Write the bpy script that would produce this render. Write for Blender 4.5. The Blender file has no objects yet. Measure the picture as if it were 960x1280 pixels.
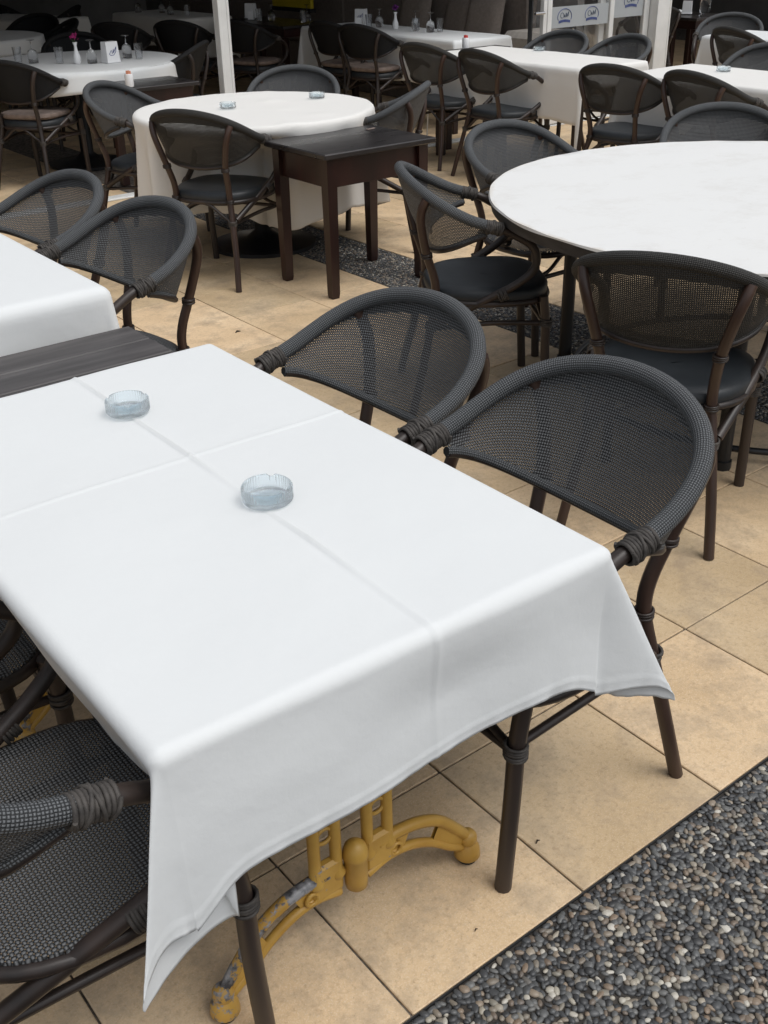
import bpy, math, random
import numpy as np
from mathutils import Vector, Matrix
random.seed(7); rng = np.random.default_rng(7)
scene = bpy.context.scene
COL = scene.collection
R = math.radians

# ------------------------------------------------------------------ camera
CAM = np.array([-0.3107, -1.3232, 1.6161])
cr = np.array([0.78694838, -0.61672018, -0.01919554])
cu = np.array([0.31191881, 0.37078779, 0.8747703])
cd = np.array([0.53237102, 0.69438652, -0.48415747])
FPX = 1330.5
cam = bpy.data.objects.new('camera', bpy.data.cameras.new('camera'))
COL.objects.link(cam)
cam.matrix_world = Matrix(((cr[0], cu[0], -cd[0], CAM[0]), (cr[1], cu[1], -cd[1], CAM[1]), (cr[2], cu[2], -cd[2], CAM[2]), (0, 0, 0, 1)))
cam.data.sensor_fit = 'HORIZONTAL'; cam.data.sensor_width = 36.0
cam.data.lens = FPX / 960 * 36; cam.data.clip_start = 0.05; cam.data.clip_end = 500
scene.camera = cam

def project(p):
    v = np.asarray(p, float) - CAM
    z = v @ cd
    return 480 + FPX * (v @ cr) / z, 640 - FPX * (v @ cu) / z, z

# ------------------------------------------------------------------ light: bright overcast
SUN_EL, SUN_AZ = R(64), R(158)
world = bpy.data.worlds.new('World'); scene.world = world; world.use_nodes = True
wn = world.node_tree; wn.nodes.clear()
sky = wn.nodes.new('ShaderNodeTexSky'); sky.sky_type = 'NISHITA'; sky.sun_disc = False
sky.sun_elevation = SUN_EL; sky.sun_rotation = SUN_AZ; sky.dust_density = 3.0; sky.air_density = 1.0
hsv = wn.nodes.new('ShaderNodeHueSaturation'); hsv.inputs['Saturation'].default_value = 0.22   # cloud cover
bg = wn.nodes.new('ShaderNodeBackground'); bg.inputs['Strength'].default_value = 0.14
wo = wn.nodes.new('ShaderNodeOutputWorld')
wn.links.new(sky.outputs[0], hsv.inputs['Color']); wn.links.new(hsv.outputs[0], bg.inputs['Color']); wn.links.new(bg.outputs[0], wo.inputs['Surface'])
sl = bpy.data.lights.new('sun', 'SUN'); sl.energy = 1.25; sl.angle = R(40); sl.color = (1.0, 0.985, 0.96)
sun = bpy.data.objects.new('sun', sl); COL.objects.link(sun)
# direction towards the sun (azimuth measured like the sky texture: clockwise from +Y)
sd = Vector((math.sin(SUN_AZ) * math.cos(SUN_EL), math.cos(SUN_AZ) * math.cos(SUN_EL), math.sin(SUN_EL)))
sun.rotation_euler = sd.to_track_quat('Z', 'Y').to_euler(); sun.location = (0, 0, 20)
scene.view_settings.view_transform = 'Standard'; scene.view_settings.look = 'None'
scene.view_settings.exposure = 0.09; scene.view_settings.gamma = 1.0
scene.cycles.max_bounces = 10; scene.cycles.transparent_max_bounces = 24
scene.cycles.transmission_bounces = 8; scene.cycles.caustics_refractive = True; scene.cycles.caustics_reflective = False

# ------------------------------------------------------------------ materials
class N:
    """tiny node helper"""
    def __init__(s, name, rough=0.6, col=(0.5, 0.5, 0.5), metal=0.0, spec=0.5):
        s.m = bpy.data.materials.new(name); s.m.use_nodes = True; s.t = s.m.node_tree
        s.b = s.t.nodes['Principled BSDF']; s.out = s.t.nodes['Material Output']
        s.b.inputs['Base Color'].default_value = (*col, 1); s.b.inputs['Roughness'].default_value = rough
        s.b.inputs['Metallic'].default_value = metal; s.b.inputs['Specular IOR Level'].default_value = spec
    def n(s, t, **k):
        x = s.t.nodes.new(t)
        for a, b in k.items(): setattr(x, a, b)
        return x
    def l(s, a, b): s.t.links.new(a, b)
    def val(s, inp, v):
        if hasattr(v, 'is_output') or isinstance(v, bpy.types.NodeSocket): s.l(v, inp)
        else: inp.default_value = v
    def math(s, op, a, b=0.0, c=0.0):
        x = s.n('ShaderNodeMath', operation=op); s.val(x.inputs[0], a); s.val(x.inputs[1], b); s.val(x.inputs[2], c)
        return x.outputs[0]
    def obj(s, scale=(1, 1, 1)):
        tc = s.n('ShaderNodeTexCoord'); mp = s.n('ShaderNodeMapping'); mp.inputs['Scale'].default_value = scale
        s.l(tc.outputs['Object'], mp.inputs['Vector']); return mp.outputs[0]
    def geo(s, scale=(1, 1, 1)):
        tc = s.n('ShaderNodeNewGeometry'); mp = s.n('ShaderNodeMapping'); mp.inputs['Scale'].default_value = scale
        s.l(tc.outputs['Position'], mp.inputs['Vector']); return mp.outputs[0]
    def noise(s, vec, scale, detail=4, rough=0.55):
        x = s.n('ShaderNodeTexNoise'); x.inputs['Scale'].default_value = scale; x.inputs['Detail'].default_value = detail
        x.inputs['Roughness'].default_value = rough; s.l(vec, x.inputs['Vector']); return x.outputs['Fac']
    def ramp(s, fac, stops):
        x = s.n('ShaderNodeValToRGB'); e = x.color_ramp.elements
        while len(e) < len(stops): e.new(0.5)
        for q, (p, c) in zip(e, stops):
            q.position = p; q.color = (*c, 1) if len(c) == 3 else c
        s.l(fac, x.inputs['Fac']); return x.outputs['Color']
    def mix(s, fac, a, b, blend='MIX'):
        x = s.n('ShaderNodeMix', data_type='RGBA', blend_type=blend)
        s.val(x.inputs[0], fac); s.val(x.inputs[6], a if not isinstance(a, tuple) else (*a, 1)); s.val(x.inputs[7], b if not isinstance(b, tuple) else (*b, 1))
        return x.outputs[2]
    def color(s, c): s.l(c, s.b.inputs['Base Color'])
    def bump(s, h, strength=0.3, dist=0.002):
        x = s.n('ShaderNodeBump'); x.inputs['Strength'].default_value = strength; x.inputs['Distance'].default_value = dist
        s.l(h, x.inputs['Height']); s.l(x.outputs[0], s.b.inputs['Normal']); return x

def ramp_noise(name, stops, scale, rough, bump=0.2, bd=0.001, vec=(1, 1, 1), detail=5, metal=0.0, spec=0.5, roughvar=0.0):
    g = N(name, rough, metal=metal, spec=spec)
    f = g.noise(g.obj(vec), scale, detail); g.color(g.ramp(f, stops))
    if bump: g.bump(f, bump, bd)
    if roughvar: g.l(g.math('MULTIPLY_ADD', f, roughvar, rough - roughvar * .5), g.b.inputs['Roughness'])
    return g.m

def weave(name, size, holes, dark, light, rough=0.55):
    g = N(name, rough, spec=0.35)
    uv = g.n('ShaderNodeUVMap'); sp = g.n('ShaderNodeSeparateXYZ'); g.l(uv.outputs[0], sp.inputs[0])
    u = g.math('DIVIDE', sp.outputs[0], size); v = g.math('DIVIDE', sp.outputs[1], size)
    pu = g.math('ABSOLUTE', g.math('SINE', g.math('MULTIPLY', u, math.pi)))
    pv = g.math('ABSOLUTE', g.math('SINE', g.math('MULTIPLY', v, math.pi)))
    par = g.math('MODULO', g.math('ABSOLUTE', g.math('ADD', g.math('FLOOR', u), g.math('FLOOR', v))), 2.0)
    a = g.math('MULTIPLY', pv, g.math('POWER', pu, 0.35)); b = g.math('MULTIPLY', pu, g.math('POWER', pv, 0.35))
    h = g.math('ADD', g.math('MULTIPLY', a, par), g.math('MULTIPLY', b, g.math('SUBTRACT', 1.0, par)))
    wob = g.noise(g.obj(), 9, 3)
    tone = g.mix(g.math('MULTIPLY', wob, 1.0), dark, light)
    c = g.mix(g.math('POWER', h, 1.7), tuple(x * .2 for x in dark), light)
    g.color(g.mix(0.15, c, tone)); g.bump(h, 1.0, size * .35)
    if holes:
        dbl = g.n('ShaderNodeAttribute', attribute_name='double'); keep = g.math('LESS_THAN', dbl.outputs['Fac'], .5)
        m = g.math('MULTIPLY', g.math('LESS_THAN', g.math('MAXIMUM', pu, pv), holes), keep)
        tr = g.n('ShaderNodeBsdfTransparent'); mx = g.n('ShaderNodeMixShader')
        g.l(m, mx.inputs[0]); g.l(g.b.outputs[0], mx.inputs[1]); g.l(tr.outputs[0], mx.inputs[2]); g.l(mx.outputs[0], g.out.inputs['Surface'])
    return g.m

M = {}
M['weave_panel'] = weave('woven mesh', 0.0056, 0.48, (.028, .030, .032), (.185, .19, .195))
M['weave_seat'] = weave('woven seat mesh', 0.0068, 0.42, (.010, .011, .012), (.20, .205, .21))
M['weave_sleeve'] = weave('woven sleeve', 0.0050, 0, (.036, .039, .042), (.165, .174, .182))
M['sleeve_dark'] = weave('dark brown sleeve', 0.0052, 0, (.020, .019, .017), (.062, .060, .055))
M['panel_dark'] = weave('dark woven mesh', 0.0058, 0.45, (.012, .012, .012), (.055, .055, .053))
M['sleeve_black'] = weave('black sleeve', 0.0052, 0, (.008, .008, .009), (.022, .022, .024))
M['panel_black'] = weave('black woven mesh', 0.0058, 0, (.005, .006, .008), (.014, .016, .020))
M['bamboo'] = ramp_noise('dark bamboo lacquer', [(.3, (.022, .012, .009)), (.55, (.045, .024, .017)), (.8, (.085, .047, .032))], 14, .38, .25, .001, (1, 1, .12), roughvar=.2)
M['bamboo_dark'] = ramp_noise('black brown lacquer', [(.3, (.012, .009, .008)), (.7, (.04, .027, .022))], 14, .42, .2, .001, (1, 1, .12))
M['rope'] = ramp_noise('grey brown rope', [(.3, (.026, .023, .021)), (.7, (.075, .067, .060))], 60, .7, .4, .001)
M['pad'] = ramp_noise('black leatherette', [(.3, (.010, .013, .016)), (.7, (.022, .027, .032))], 8, .5, .25, .001)
M['cushion'] = ramp_noise('taupe fabric', [(.3, (.17, .13, .11)), (.7, (.24, .19, .165))], 30, .9, .3, .001)
M['pillow'] = ramp_noise('brown fabric', [(.3, (.22, .185, .16)), (.7, (.28, .24, .21))], 40, .9, .4, .001)
M['upholstery'] = ramp_noise('brown upholstery', [(.3, (.19, .16, .14)), (.7, (.25, .215, .19))], 30, .85, .3, .001)
M['beige_fabric'] = ramp_noise('beige fabric', [(.3, (.36, .33, .30)), (.7, (.45, .42, .38))], 30, .9, .3, .001)

def cloth_mat(name, base, stain=0.0):
    g = N(name, .85, base, spec=.2)
    g.b.inputs['Sheen Weight'].default_value = .15
    big = g.noise(g.obj(), 2.2, 3); fine = g.noise(g.obj(), 9, 5)
    c = g.mix(big, tuple(x * .97 for x in base), base)
    if stain:
        st = g.noise(g.obj((1, 1.2, 1)), 4.5, 10, .78)
        c = g.mix(g.ramp(st, [(.50, (0, 0, 0)), (.72, (stain, stain, stain))]), c, (.42, .38, .32))
        ln_ = g.n('ShaderNodeVectorMath', operation='LENGTH'); g.l(g.obj(), ln_.inputs[0])
        rim = g.math('MULTIPLY', g.math('SUBTRACT', ln_.outputs['Value'], 1.285), 14.0)
        rimm = g.math('ADD', g.noise(g.obj((1, 1, 1)), 7, 8, .75), rim)
        c = g.mix(g.ramp(rimm, [(.30, (0, 0, 0)), (.62, (.5, .5, .5))]), c, (.50, .42, .31))
        s2 = g.noise(g.obj((1, 1, 1)), 26, 6, .7)
        c = g.mix(g.ramp(s2, [(.66, (0, 0, 0)), (.74, (stain, stain, stain))]), c, (.35, .28, .2))
    g.color(c)
    wv = g.n('ShaderNodeTexNoise'); wv.inputs['Scale'].default_value = 900; g.l(g.obj(), wv.inputs['Vector'])
    h = g.math('ADD', g.math('MULTIPLY', fine, 1.0), g.math('MULTIPLY', wv.outputs['Fac'], .04))
    g.bump(h, .5, .006)
    return g.m
M['cloth'] = cloth_mat('white tablecloth', (.715, .735, .738))
M['cloth_warm'] = cloth_mat('off white tablecloth', (.76, .75, .72))
M['cover'] = cloth_mat('stained white cover', (.74, .745, .735), .22)

def tile_mat():
    g = N('sandstone tile', .55, spec=.35)
    p = g.geo(); info = g.n('ShaderNodeObjectInfo')
    big = g.noise(p, 3.2, 6, .6); mid = g.noise(p, 22, 6, .65); fine = g.noise(p, 320, 3, .6)
    c = g.ramp(big, [(.30, (.51, .36, .195)), (.5, (.65, .48, .285)), (.70, (.76, .60, .395))])
    c = g.mix(g.math('MULTIPLY', mid, .5), c, (.68, .53, .335))
    c = g.mix(g.ramp(fine, [(.50, (0, 0, 0)), (.72, (.6, .6, .6))]), c, (.78, .66, .50))
    c = g.mix(g.ramp(g.noise(p, 75, 5, .7), [(.50, (0, 0, 0)), (.68, (.5, .5, .5))]), c, (.42, .29, .17))
    c = g.mix(g.ramp(g.noise(p, 150, 4), [(.62, (0, 0, 0)), (.8, (.5, .5, .5))]), c, (.30, .2, .1))
    v = g.math('MULTIPLY_ADD', info.outputs['Random'], .30, .83)
    hs = g.n('ShaderNodeHueSaturation'); g.l(v, hs.inputs['Value']); g.l(c, hs.inputs['Color'])
    hs.inputs['Saturation'].default_value = 1.0; g.l(g.math('MULTIPLY_ADD', info.outputs['Random'], -.005, .500), hs.inputs['Hue'])
    # dirt: greyish scuffs
    d = g.noise(p, 6.5, 9, .72)
    g.color(g.mix(g.ramp(d, [(.47, (0, 0, 0)), (.66, (.62, .62, .62))]), hs.outputs[0], (.31, .235, .165)))
    g.bump(g.math('ADD', g.math('MULTIPLY', mid, .6), g.math('MULTIPLY', fine, .25)), .35, .0012)
    g.l(g.math('MULTIPLY_ADD', mid, .25, .42), g.b.inputs['Roughness'])
    return g.m
M['tile'] = tile_mat()
M['grout'] = ramp_noise('dark grout', [(.35, (.04, .035, .03)), (.65, (.22, .19, .16))], 40, .95, .5, .002)

def pebble_mat():
    g = N('pebbles', .42, spec=.45)
    at = g.n('ShaderNodeAttribute', attribute_name='tint'); r = at.outputs['Fac']
    c = g.ramp(r, [(0.0, (.028, .029, .031)), (.22, (.055, .058, .062)), (.44, (.10, .104, .106)), (.58, (.16, .16, .152)), (.66, (.17, .125, .09)), (.74, (.27, .25, .205)), (.84, (.24, .17, .115)), (.93, (.42, .385, .31)), (1.0, (.62, .59, .52))])
    n = g.noise(g.geo(), 150, 4); g.color(g.mix(g.math('MULTIPLY', n, .5), c, (.06, .06, .06), 'MULTIPLY')); g.bump(n, .2, .0008)
    g.color(g.mix(g.math('MULTIPLY', n, .35), c, (.1, .1, .1)))
    return g.m
M['pebble'] = pebble_mat()
M['pebble_bed'] = ramp_noise('dark pebble mortar', [(.3, (.02, .018, .016)), (.7, (.06, .051, .043))], 60, .9, .6, .003)
M['mahogany'] = ramp_noise('mahogany', [(.3, (.009, .0035, .003)), (.5, (.020, .0063, .005)), (.75, (.045, .0135, .010))], 7, .35, .15, .0006, (1, 1, .15), roughvar=.15)
M['black_top'] = ramp_noise('worn black table top', [(.3, (.012, .011, .012)), (.7, (.032, .028, .028))], 9, .3, .12, .0006, (.3, 1.5, 1), roughvar=.25)
M['plank'] = ramp_noise('weathered dark planks', [(.25, (.035, .032, .032)), (.5, (.065, .06, .06)), (.8, (.12, .112, .11))], 16, .55, .5, .0012, (.14, 1.6, 1))
M['black_metal'] = N('black metal', .4, (.010, .011, .013), spec=.5).m
M['dark_edge'] = ramp_noise('dark board edge', [(.3, (.02, .018, .017)), (.7, (.05, .045, .042))], 12, .6, .3, .001, (1, 1, 4))
M['white_metal'] = ramp_noise('white powder coat', [(.3, (.62, .63, .62)), (.7, (.72, .73, .72))], 6, .4, .05, .001)
M['dark_wall'] = ramp_noise('dark interior plaster', [(.3, (.17, .168, .165)), (.7, (.22, .218, .215))], 3, .9, .1, .001)
M['roof'] = N('roof lining', .9, (.16, .155, .15)).m
M['yellow'] = ramp_noise('mustard panel', [(.3, (.42, .33, .01)), (.7, (.5, .40, .015))], 5, .6, .05, .001)

def gold_mat():
    g = N('chipped mustard paint', .42, spec=.5)
    p = g.obj(); n = g.noise(p, 26, 8, .7); n2 = g.noise(p, 5, 3)
    base = g.ramp(g.noise(p, 9, 4), [(.3, (.38, .21, .036)), (.7, (.54, .33, .07))])
    at = g.n('ShaderNodeAttribute', attribute_name='chip')
    k = g.math('ADD', n, g.math('MULTIPLY', at.outputs['Fac'], .30))
    silver = g.ramp(g.noise(p, 60, 5), [(.35, (.05, .05, .055)), (.6, (.3, .3, .31))])
    g.color(g.mix(g.ramp(k, [(.70, (0, 0, 0)), (.73, (1, 1, 1))]), base, silver)); g.bump(n, .3, .0015)
    return g.m
M['gold'] = gold_mat()

def glass_mat(name, tint, rough=0.0, clear=.0, ior=1.45):
    g = N(name, rough, tint); g.b.inputs['Transmission Weight'].default_value = 1.0; g.b.inputs['IOR'].default_value = ior
    if clear:
        tr = g.n('ShaderNodeBsdfTransparent'); mx = g.n('ShaderNodeMixShader'); mx.inputs[0].default_value = clear
        g.l(g.b.outputs[0], mx.inputs[1]); g.l(tr.outputs[0], mx.inputs[2]); g.l(mx.outputs[0], g.out.inputs['Surface'])
    return g.m
M['ash_glass'] = glass_mat('ribbed ashtray glass', (.84, .945, 1.0), .0, .30)
M['glass'] = glass_mat('drinking glass', (.95, .97, 1.0), .0, .25)
M['pane'] = glass_mat('window pane', (.92, .95, .95), .0, .88)
g_ = N('frosted film', .6, (.42, .45, .47), spec=.3)
tr_ = g_.n('ShaderNodeBsdfTransparent'); mx_ = g_.n('ShaderNodeMixShader'); mx_.inputs[0].default_value = .18
g_.l(g_.b.outputs[0], mx_.inputs[1]); g_.l(tr_.outputs[0], mx_.inputs[2]); g_.l(mx_.outputs[0], g_.out.inputs['Surface'])
M['frost'] = g_.m
M['logo_blue'] = N('blue print', .6, (.035, .06, .22)).m
M['logo_dark'] = N('dark print', .6, (.03, .06, .12)).m
M['paper'] = N('white paper', .8, (.78, .79, .8)).m
M['porcelain'] = N('white porcelain', .25, (.78, .79, .8)).m
M['flower'] = N('magenta petals', .7, (.30, .01, .12)).m
M['violet'] = N('violet petals', .7, (.12, .01, .16)).m
M['leaf'] = N('green leaves', .7, (.03, .06, .02)).m
M['red'] = N('red label', .5, (.5, .05, .04)).m
M['peach'] = N('peach sachets', .6, (.6, .25, .15)).m
M['chrome'] = N('chrome', .2, (.6, .6, .6), metal=1).m
M['rubber'] = N('black rubber', .7, (.02, .02, .02)).m
M['leaf_debris'] = N('dry leaf bits', .9, (.03, .02, .012)).m

# ------------------------------------------------------------------ mesh helpers
class MB:
    def __init__(s): s.v = []; s.f = []; s.uv = []; s.n = 0; s.at = []
    def add(s, verts, faces, uvs=None, at=0.0):
        b = s.n; verts = [tuple(map(float, v)) for v in verts]
        s.v += verts; s.n += len(verts); s.at += [at] * len(verts)
        for i, f in enumerate(faces):
            s.f.append(tuple(b + k for k in f))
            s.uv += (uvs[i] if uvs is not None else [(0.0, 0.0)] * len(f))
        return s
    def box(s, x0, x1, y0, y1, z0, z1, bev=0.0):
        b = min(bev, (x1 - x0) * .49, (y1 - y0) * .49, (z1 - z0) * .49)
        if b <= 0:
            v = [(x, y, z) for z in (z0, z1) for y in (y0, y1) for x in (x0, x1)]
            return s.add(v, [(0, 2, 3, 1), (4, 5, 7, 6), (0, 1, 5, 4), (2, 6, 7, 3), (0, 4, 6, 2), (1, 3, 7, 5)])
        v = []
        for (sx, X) in ((-1, x0), (1, x1)):
            for (sy, Y) in ((-1, y0), (1, y1)):
                for (sz, Z) in ((-1, z0), (1, z1)):
                    v += [(X, Y - sy * b, Z - sz * b), (X - sx * b, Y, Z - sz * b), (X - sx * b, Y - sy * b, Z)]
        def i(a, b_, c, k): return ((a * 2 + b_) * 2 + c) * 3 + k
        F = []
        for a in (0, 1):
            q = [i(a, 0, 0, 0), i(a, 1, 0, 0), i(a, 1, 1, 0), i(a, 0, 1, 0)]; F.append(q if a else q[::-1])
            q = [i(0, a, 0, 1), i(1, a, 0, 1), i(1, a, 1, 1), i(0, a, 1, 1)]; F.append(q[::-1] if a else q)
            q = [i(0, 0, a, 2), i(1, 0, a, 2), i(1, 1, a, 2), i(0, 1, a, 2)]; F.append(q if a else q[::-1])
        for a in (0, 1):
            for c in (0, 1):
                q = [i(a, c, 0, 0), i(a, c, 0, 1), i(a, c, 1, 1), i(a, c, 1, 0)]; F.append(q if a != c else q[::-1])
                q = [i(a, 0, c, 0), i(a, 1, c, 0), i(a, 1, c, 2), i(a, 0, c, 2)]; F.append(q if a != c else q[::-1])
                q = [i(0, a, c, 1), i(1, a, c, 1), i(1, a, c, 2), i(0, a, c, 2)]; F.append(q[::-1] if a != c else q)
        for a in (0, 1):
            for b_ in (0, 1):
                for c in (0, 1):
                    q = [i(a, b_, c, 0), i(a, b_, c, 1), i(a, b_, c, 2)]
                    F.append(q if (a + b_ + c) % 2 else q[::-1])
        return s.add(v, [tuple(q) for q in F])
    def tube(s, pts, rad, seg=8, closed=False, caps=True, at=0.0):
        P = np.array(pts, float); n = len(P)
        rad = np.full(n, rad) if np.isscalar(rad) else np.array(rad, float)
        if closed: T_ = np.roll(P, -1, 0) - np.roll(P, 1, 0)
        else: T_ = np.gradient(P, axis=0)
        T_ /= np.linalg.norm(T_, axis=1)[:, None] + 1e-12
        ref = np.array([0, 0, 1.]) if abs(T_[0][2]) < .9 else np.array([1., 0, 0])
        nrm = np.cross(T_[0], ref); nrm /= np.linalg.norm(nrm)
        Ns = []
        for t in T_:
            nrm = nrm - t * (nrm @ t); nrm /= np.linalg.norm(nrm) + 1e-12; Ns.append(nrm.copy())
        Ns = np.array(Ns); B = np.cross(T_, Ns)
        a = np.arange(seg) * 2 * math.pi / seg
        V = (P[:, None, :] + rad[:, None, None] * (np.cos(a)[None, :, None] * Ns[:, None, :] + np.sin(a)[None, :, None] * B[:, None, :])).reshape(-1, 3)
        L = np.concatenate([[0], np.cumsum(np.linalg.norm(np.diff(P, axis=0), axis=1))])
        F = []; U = []; rm = float(rad.mean()) * 2 * math.pi / seg
        for i in range(n if closed else n - 1):
            j = (i + 1) % n; l1 = L[j] if j else L[-1] + np.linalg.norm(P[0] - P[-1])
            for k in range(seg):
                k2 = (k + 1) % seg
                F.append((i * seg + k, i * seg + k2, j * seg + k2, j * seg + k))
                U.append([(L[i], k * rm), (L[i], (k + 1) * rm), (l1, (k + 1) * rm), (l1, k * rm)])
        if caps and not closed:
            F.append(tuple(range(seg))[::-1]); U.append([(0., 0.)] * seg)
            F.append(tuple((n - 1) * seg + k for k in range(seg))); U.append([(0., 0.)] * seg)
        return s.add(V, F, U, at)
    def lathe(s, prof, cx=0, cy=0, seg=24, z=0):
        P = prof; V = []; F = []
        for (r, h) in P:
            for k in range(seg):
                a = 2 * math.pi * k / seg; V.append((cx + r * math.cos(a), cy + r * math.sin(a), z + h))
        for i in range(len(P) - 1):
            for k in range(seg):
                k2 = (k + 1) % seg; F.append((i * seg + k, i * seg + k2, (i + 1) * seg + k2, (i + 1) * seg + k))
        if P[0][0] > 1e-6: F.append(tuple(range(seg))[::-1])
        if P[-1][0] > 1e-6: F.append(tuple((len(P) - 1) * seg + k for k in range(seg)))
        return s.add(V, F)
    def torus(s, c, axis, R0, r, seg=16, sub=7):
        ax = Vector(axis).normalized(); q = ax.to_track_quat('Z', 'Y')
        pts = [Vector(c) + q @ Vector((R0 * math.cos(t), R0 * math.sin(t), 0)) for t in [2 * math.pi * k / seg for k in range(seg)]]
        return s.tube([tuple(p) for p in pts], r, sub, closed=True)
    def build(s, name, mat, parent=None, smooth=True, attr=None):
        me = bpy.data.meshes.new(name); me.from_pydata(s.v, [], s.f)
        uvl = me.uv_layers.new(name='UVMap'); uvl.data.foreach_set('uv', np.array(s.uv, np.float32).ravel())
        if smooth: me.polygons.foreach_set('use_smooth', [True] * len(me.polygons))
        if attr:
            at = me.attributes.new(attr, 'FLOAT', 'POINT'); at.data.foreach_set('value', np.array(s.at, np.float32))
        me.materials.append(M[mat] if isinstance(mat, str) else mat)
        if smooth: me.set_sharp_from_angle(angle=R(53))
        me.update()
        return link(name, me, parent)

def link(name, me, parent=None):
    o = bpy.data.objects.new(name, me); COL.objects.link(o)
    if parent is not None: o.parent = parent
    return o
def tag(o, label=None, cat=None, group=None, kind=None):
    for k, v in (('label', label), ('category', cat), ('group', group), ('kind', kind)):
        if v: o[k] = v
    return o
def empty(name, loc, rz=0.0, label=None, cat=None, group=None):
    o = bpy.data.objects.new(name, None); COL.objects.link(o); o.location = loc; o.rotation_euler = (0, 0, rz)
    o.empty_display_size = .1
    return tag(o, label, cat, group)
def copy_tree(src, parent=None):
    c = src.copy(); COL.objects.link(c)
    if parent is not None: c.parent = parent
    for ch in list(src.children): copy_tree(ch, c)
    return c
def smooth_path(pts, n=6):
    P = np.array(pts, float); out = []
    Q = np.vstack([2 * P[0] - P[1], P, 2 * P[-1] - P[-2]])
    for i in range(1, len(Q) - 2):
        p0, p1, p2, p3 = Q[i - 1:i + 3]
        for k in range(n):
            t = k / n
            out.append(.5 * ((2 * p1) + (p2 - p0) * t + (2 * p0 - 5 * p1 + 4 * p2 - p3) * t * t + (3 * p1 - p0 - 3 * p2 + p3) * t ** 3))
    out.append(P[-1]); return np.array(out)

# ------------------------------------------------------------------ the setting
T = 0.42
TRACK_Y = 5.65
def on_screen(x0, x1, y0, y1, m=60):
    xs = []; ys = []
    for x in (x0, x1):
        for y in (y0, y1):
            a, b, z = project((x, y, 0))
            if z < .2: return False
            xs.append(a); ys.append(b)
    return max(xs) > -m and min(xs) < 960 + m and max(ys) > -m and min(ys) < 1280 + m
ground = MB().box(-60, 60, -60, 60, -.06, -.014).build('ground', 'grout'); tag(ground, kind='structure')
floor = MB().box(-3, 14, -.42, 15.5, -.0139, -.006).build('floor', 'grout', smooth=False); tag(floor, kind='structure')
GAP = 0.0045
cells = []
for i in range(-6, 33):
    for j in range(-1, 37):
        if i == 7: continue
        x0, y0 = i * T, j * T
        if y0 < -.43: continue
        cells.append((i, j, x0, y0))
seen = []; rest = []
for c in cells:
    vis = on_screen(c[2], c[2] + T, c[3], c[3] + T)
    d = math.dist((c[2], c[3]), (CAM[0], CAM[1]))
    if vis and c[3] < 13 and not (c[1] > 12 and c[0] > 16): seen.append((d, c))
    elif c[3] < 15.2 and c[2] > -2.9: rest.append(c)
seen.sort(); front = [c for d, c in seen[:290]]; rest += [c for d, c in seen[290:]]
tile_meshes = []
for k in range(8):
    mb = MB(); h = T / 2 - GAP / 2
    mb.box(-h, h, -h, h, -.0125, 0, .0018)
    o = mb.build('tile', 'tile', floor, smooth=False); tile_meshes.append(o.data)
    bpy.data.objects.remove(o)
for (i, j, x0, y0) in front:
    o = link('tile', tile_meshes[(i * 3 + j * 5) % 8], floor)
    o.location = (x0 + T / 2 + random.uniform(-.0006, .0006), y0 + T / 2 + random.uniform(-.0006, .0006), random.uniform(-.0008, .0006))
    o.rotation_euler = (0, 0, R(random.choice((0, 90, 180, 270)) + random.uniform(-.12, .12)))
mb = MB(); h = T / 2 - GAP / 2
for (i, j, x0, y0) in rest:
    mb.box(x0 + T / 2 - h, x0 + T / 2 + h, y0 + T / 2 - h, y0 + T / 2 + h, -.0125, 0)
far = mb.build('tile', 'tile', floor, smooth=False); tag(far, kind='stuff')

# pebble aggregate: near bed and the strip set into the tiles
def ico(sub):
    t = (1 + 5 ** .5) / 2
    v = [(-1, t, 0), (1, t, 0), (-1, -t, 0), (1, -t, 0), (0, -1, t), (0, 1, t), (0, -1, -t), (0, 1, -t), (t, 0, -1), (t, 0, 1), (-t, 0, -1), (-t, 0, 1)]
    f = [(0, 11, 5), (0, 5, 1), (0, 1, 7), (0, 7, 10), (0, 10, 11), (1, 5, 9), (5, 11, 4), (11, 10, 2), (10, 7, 6), (7, 1, 8), (3, 9, 4), (3, 4, 2), (3, 2, 6), (3, 6, 8), (3, 8, 9), (4, 9, 5), (2, 4, 11), (6, 2, 10), (8, 6, 7), (9, 8, 1)]
    v = [np.array(a) / np.linalg.norm(a) for a in v]
    for _ in range(sub):
        nf = []; cache = {}
        def mid(a, b):
            k = (min(a, b), max(a, b))
            if k not in cache:
                m = v[a] + v[b]; v.append(m / np.linalg.norm(m)); cache[k] = len(v) - 1
            return cache[k]
        for a, b, c in f:
            x, y, z = mid(a, b), mid(b, c), mid(c, a); nf += [(a, x, z), (b, y, x), (c, z, y), (x, y, z)]
        f = nf
    return np.array(v), np.array(f)
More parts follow.
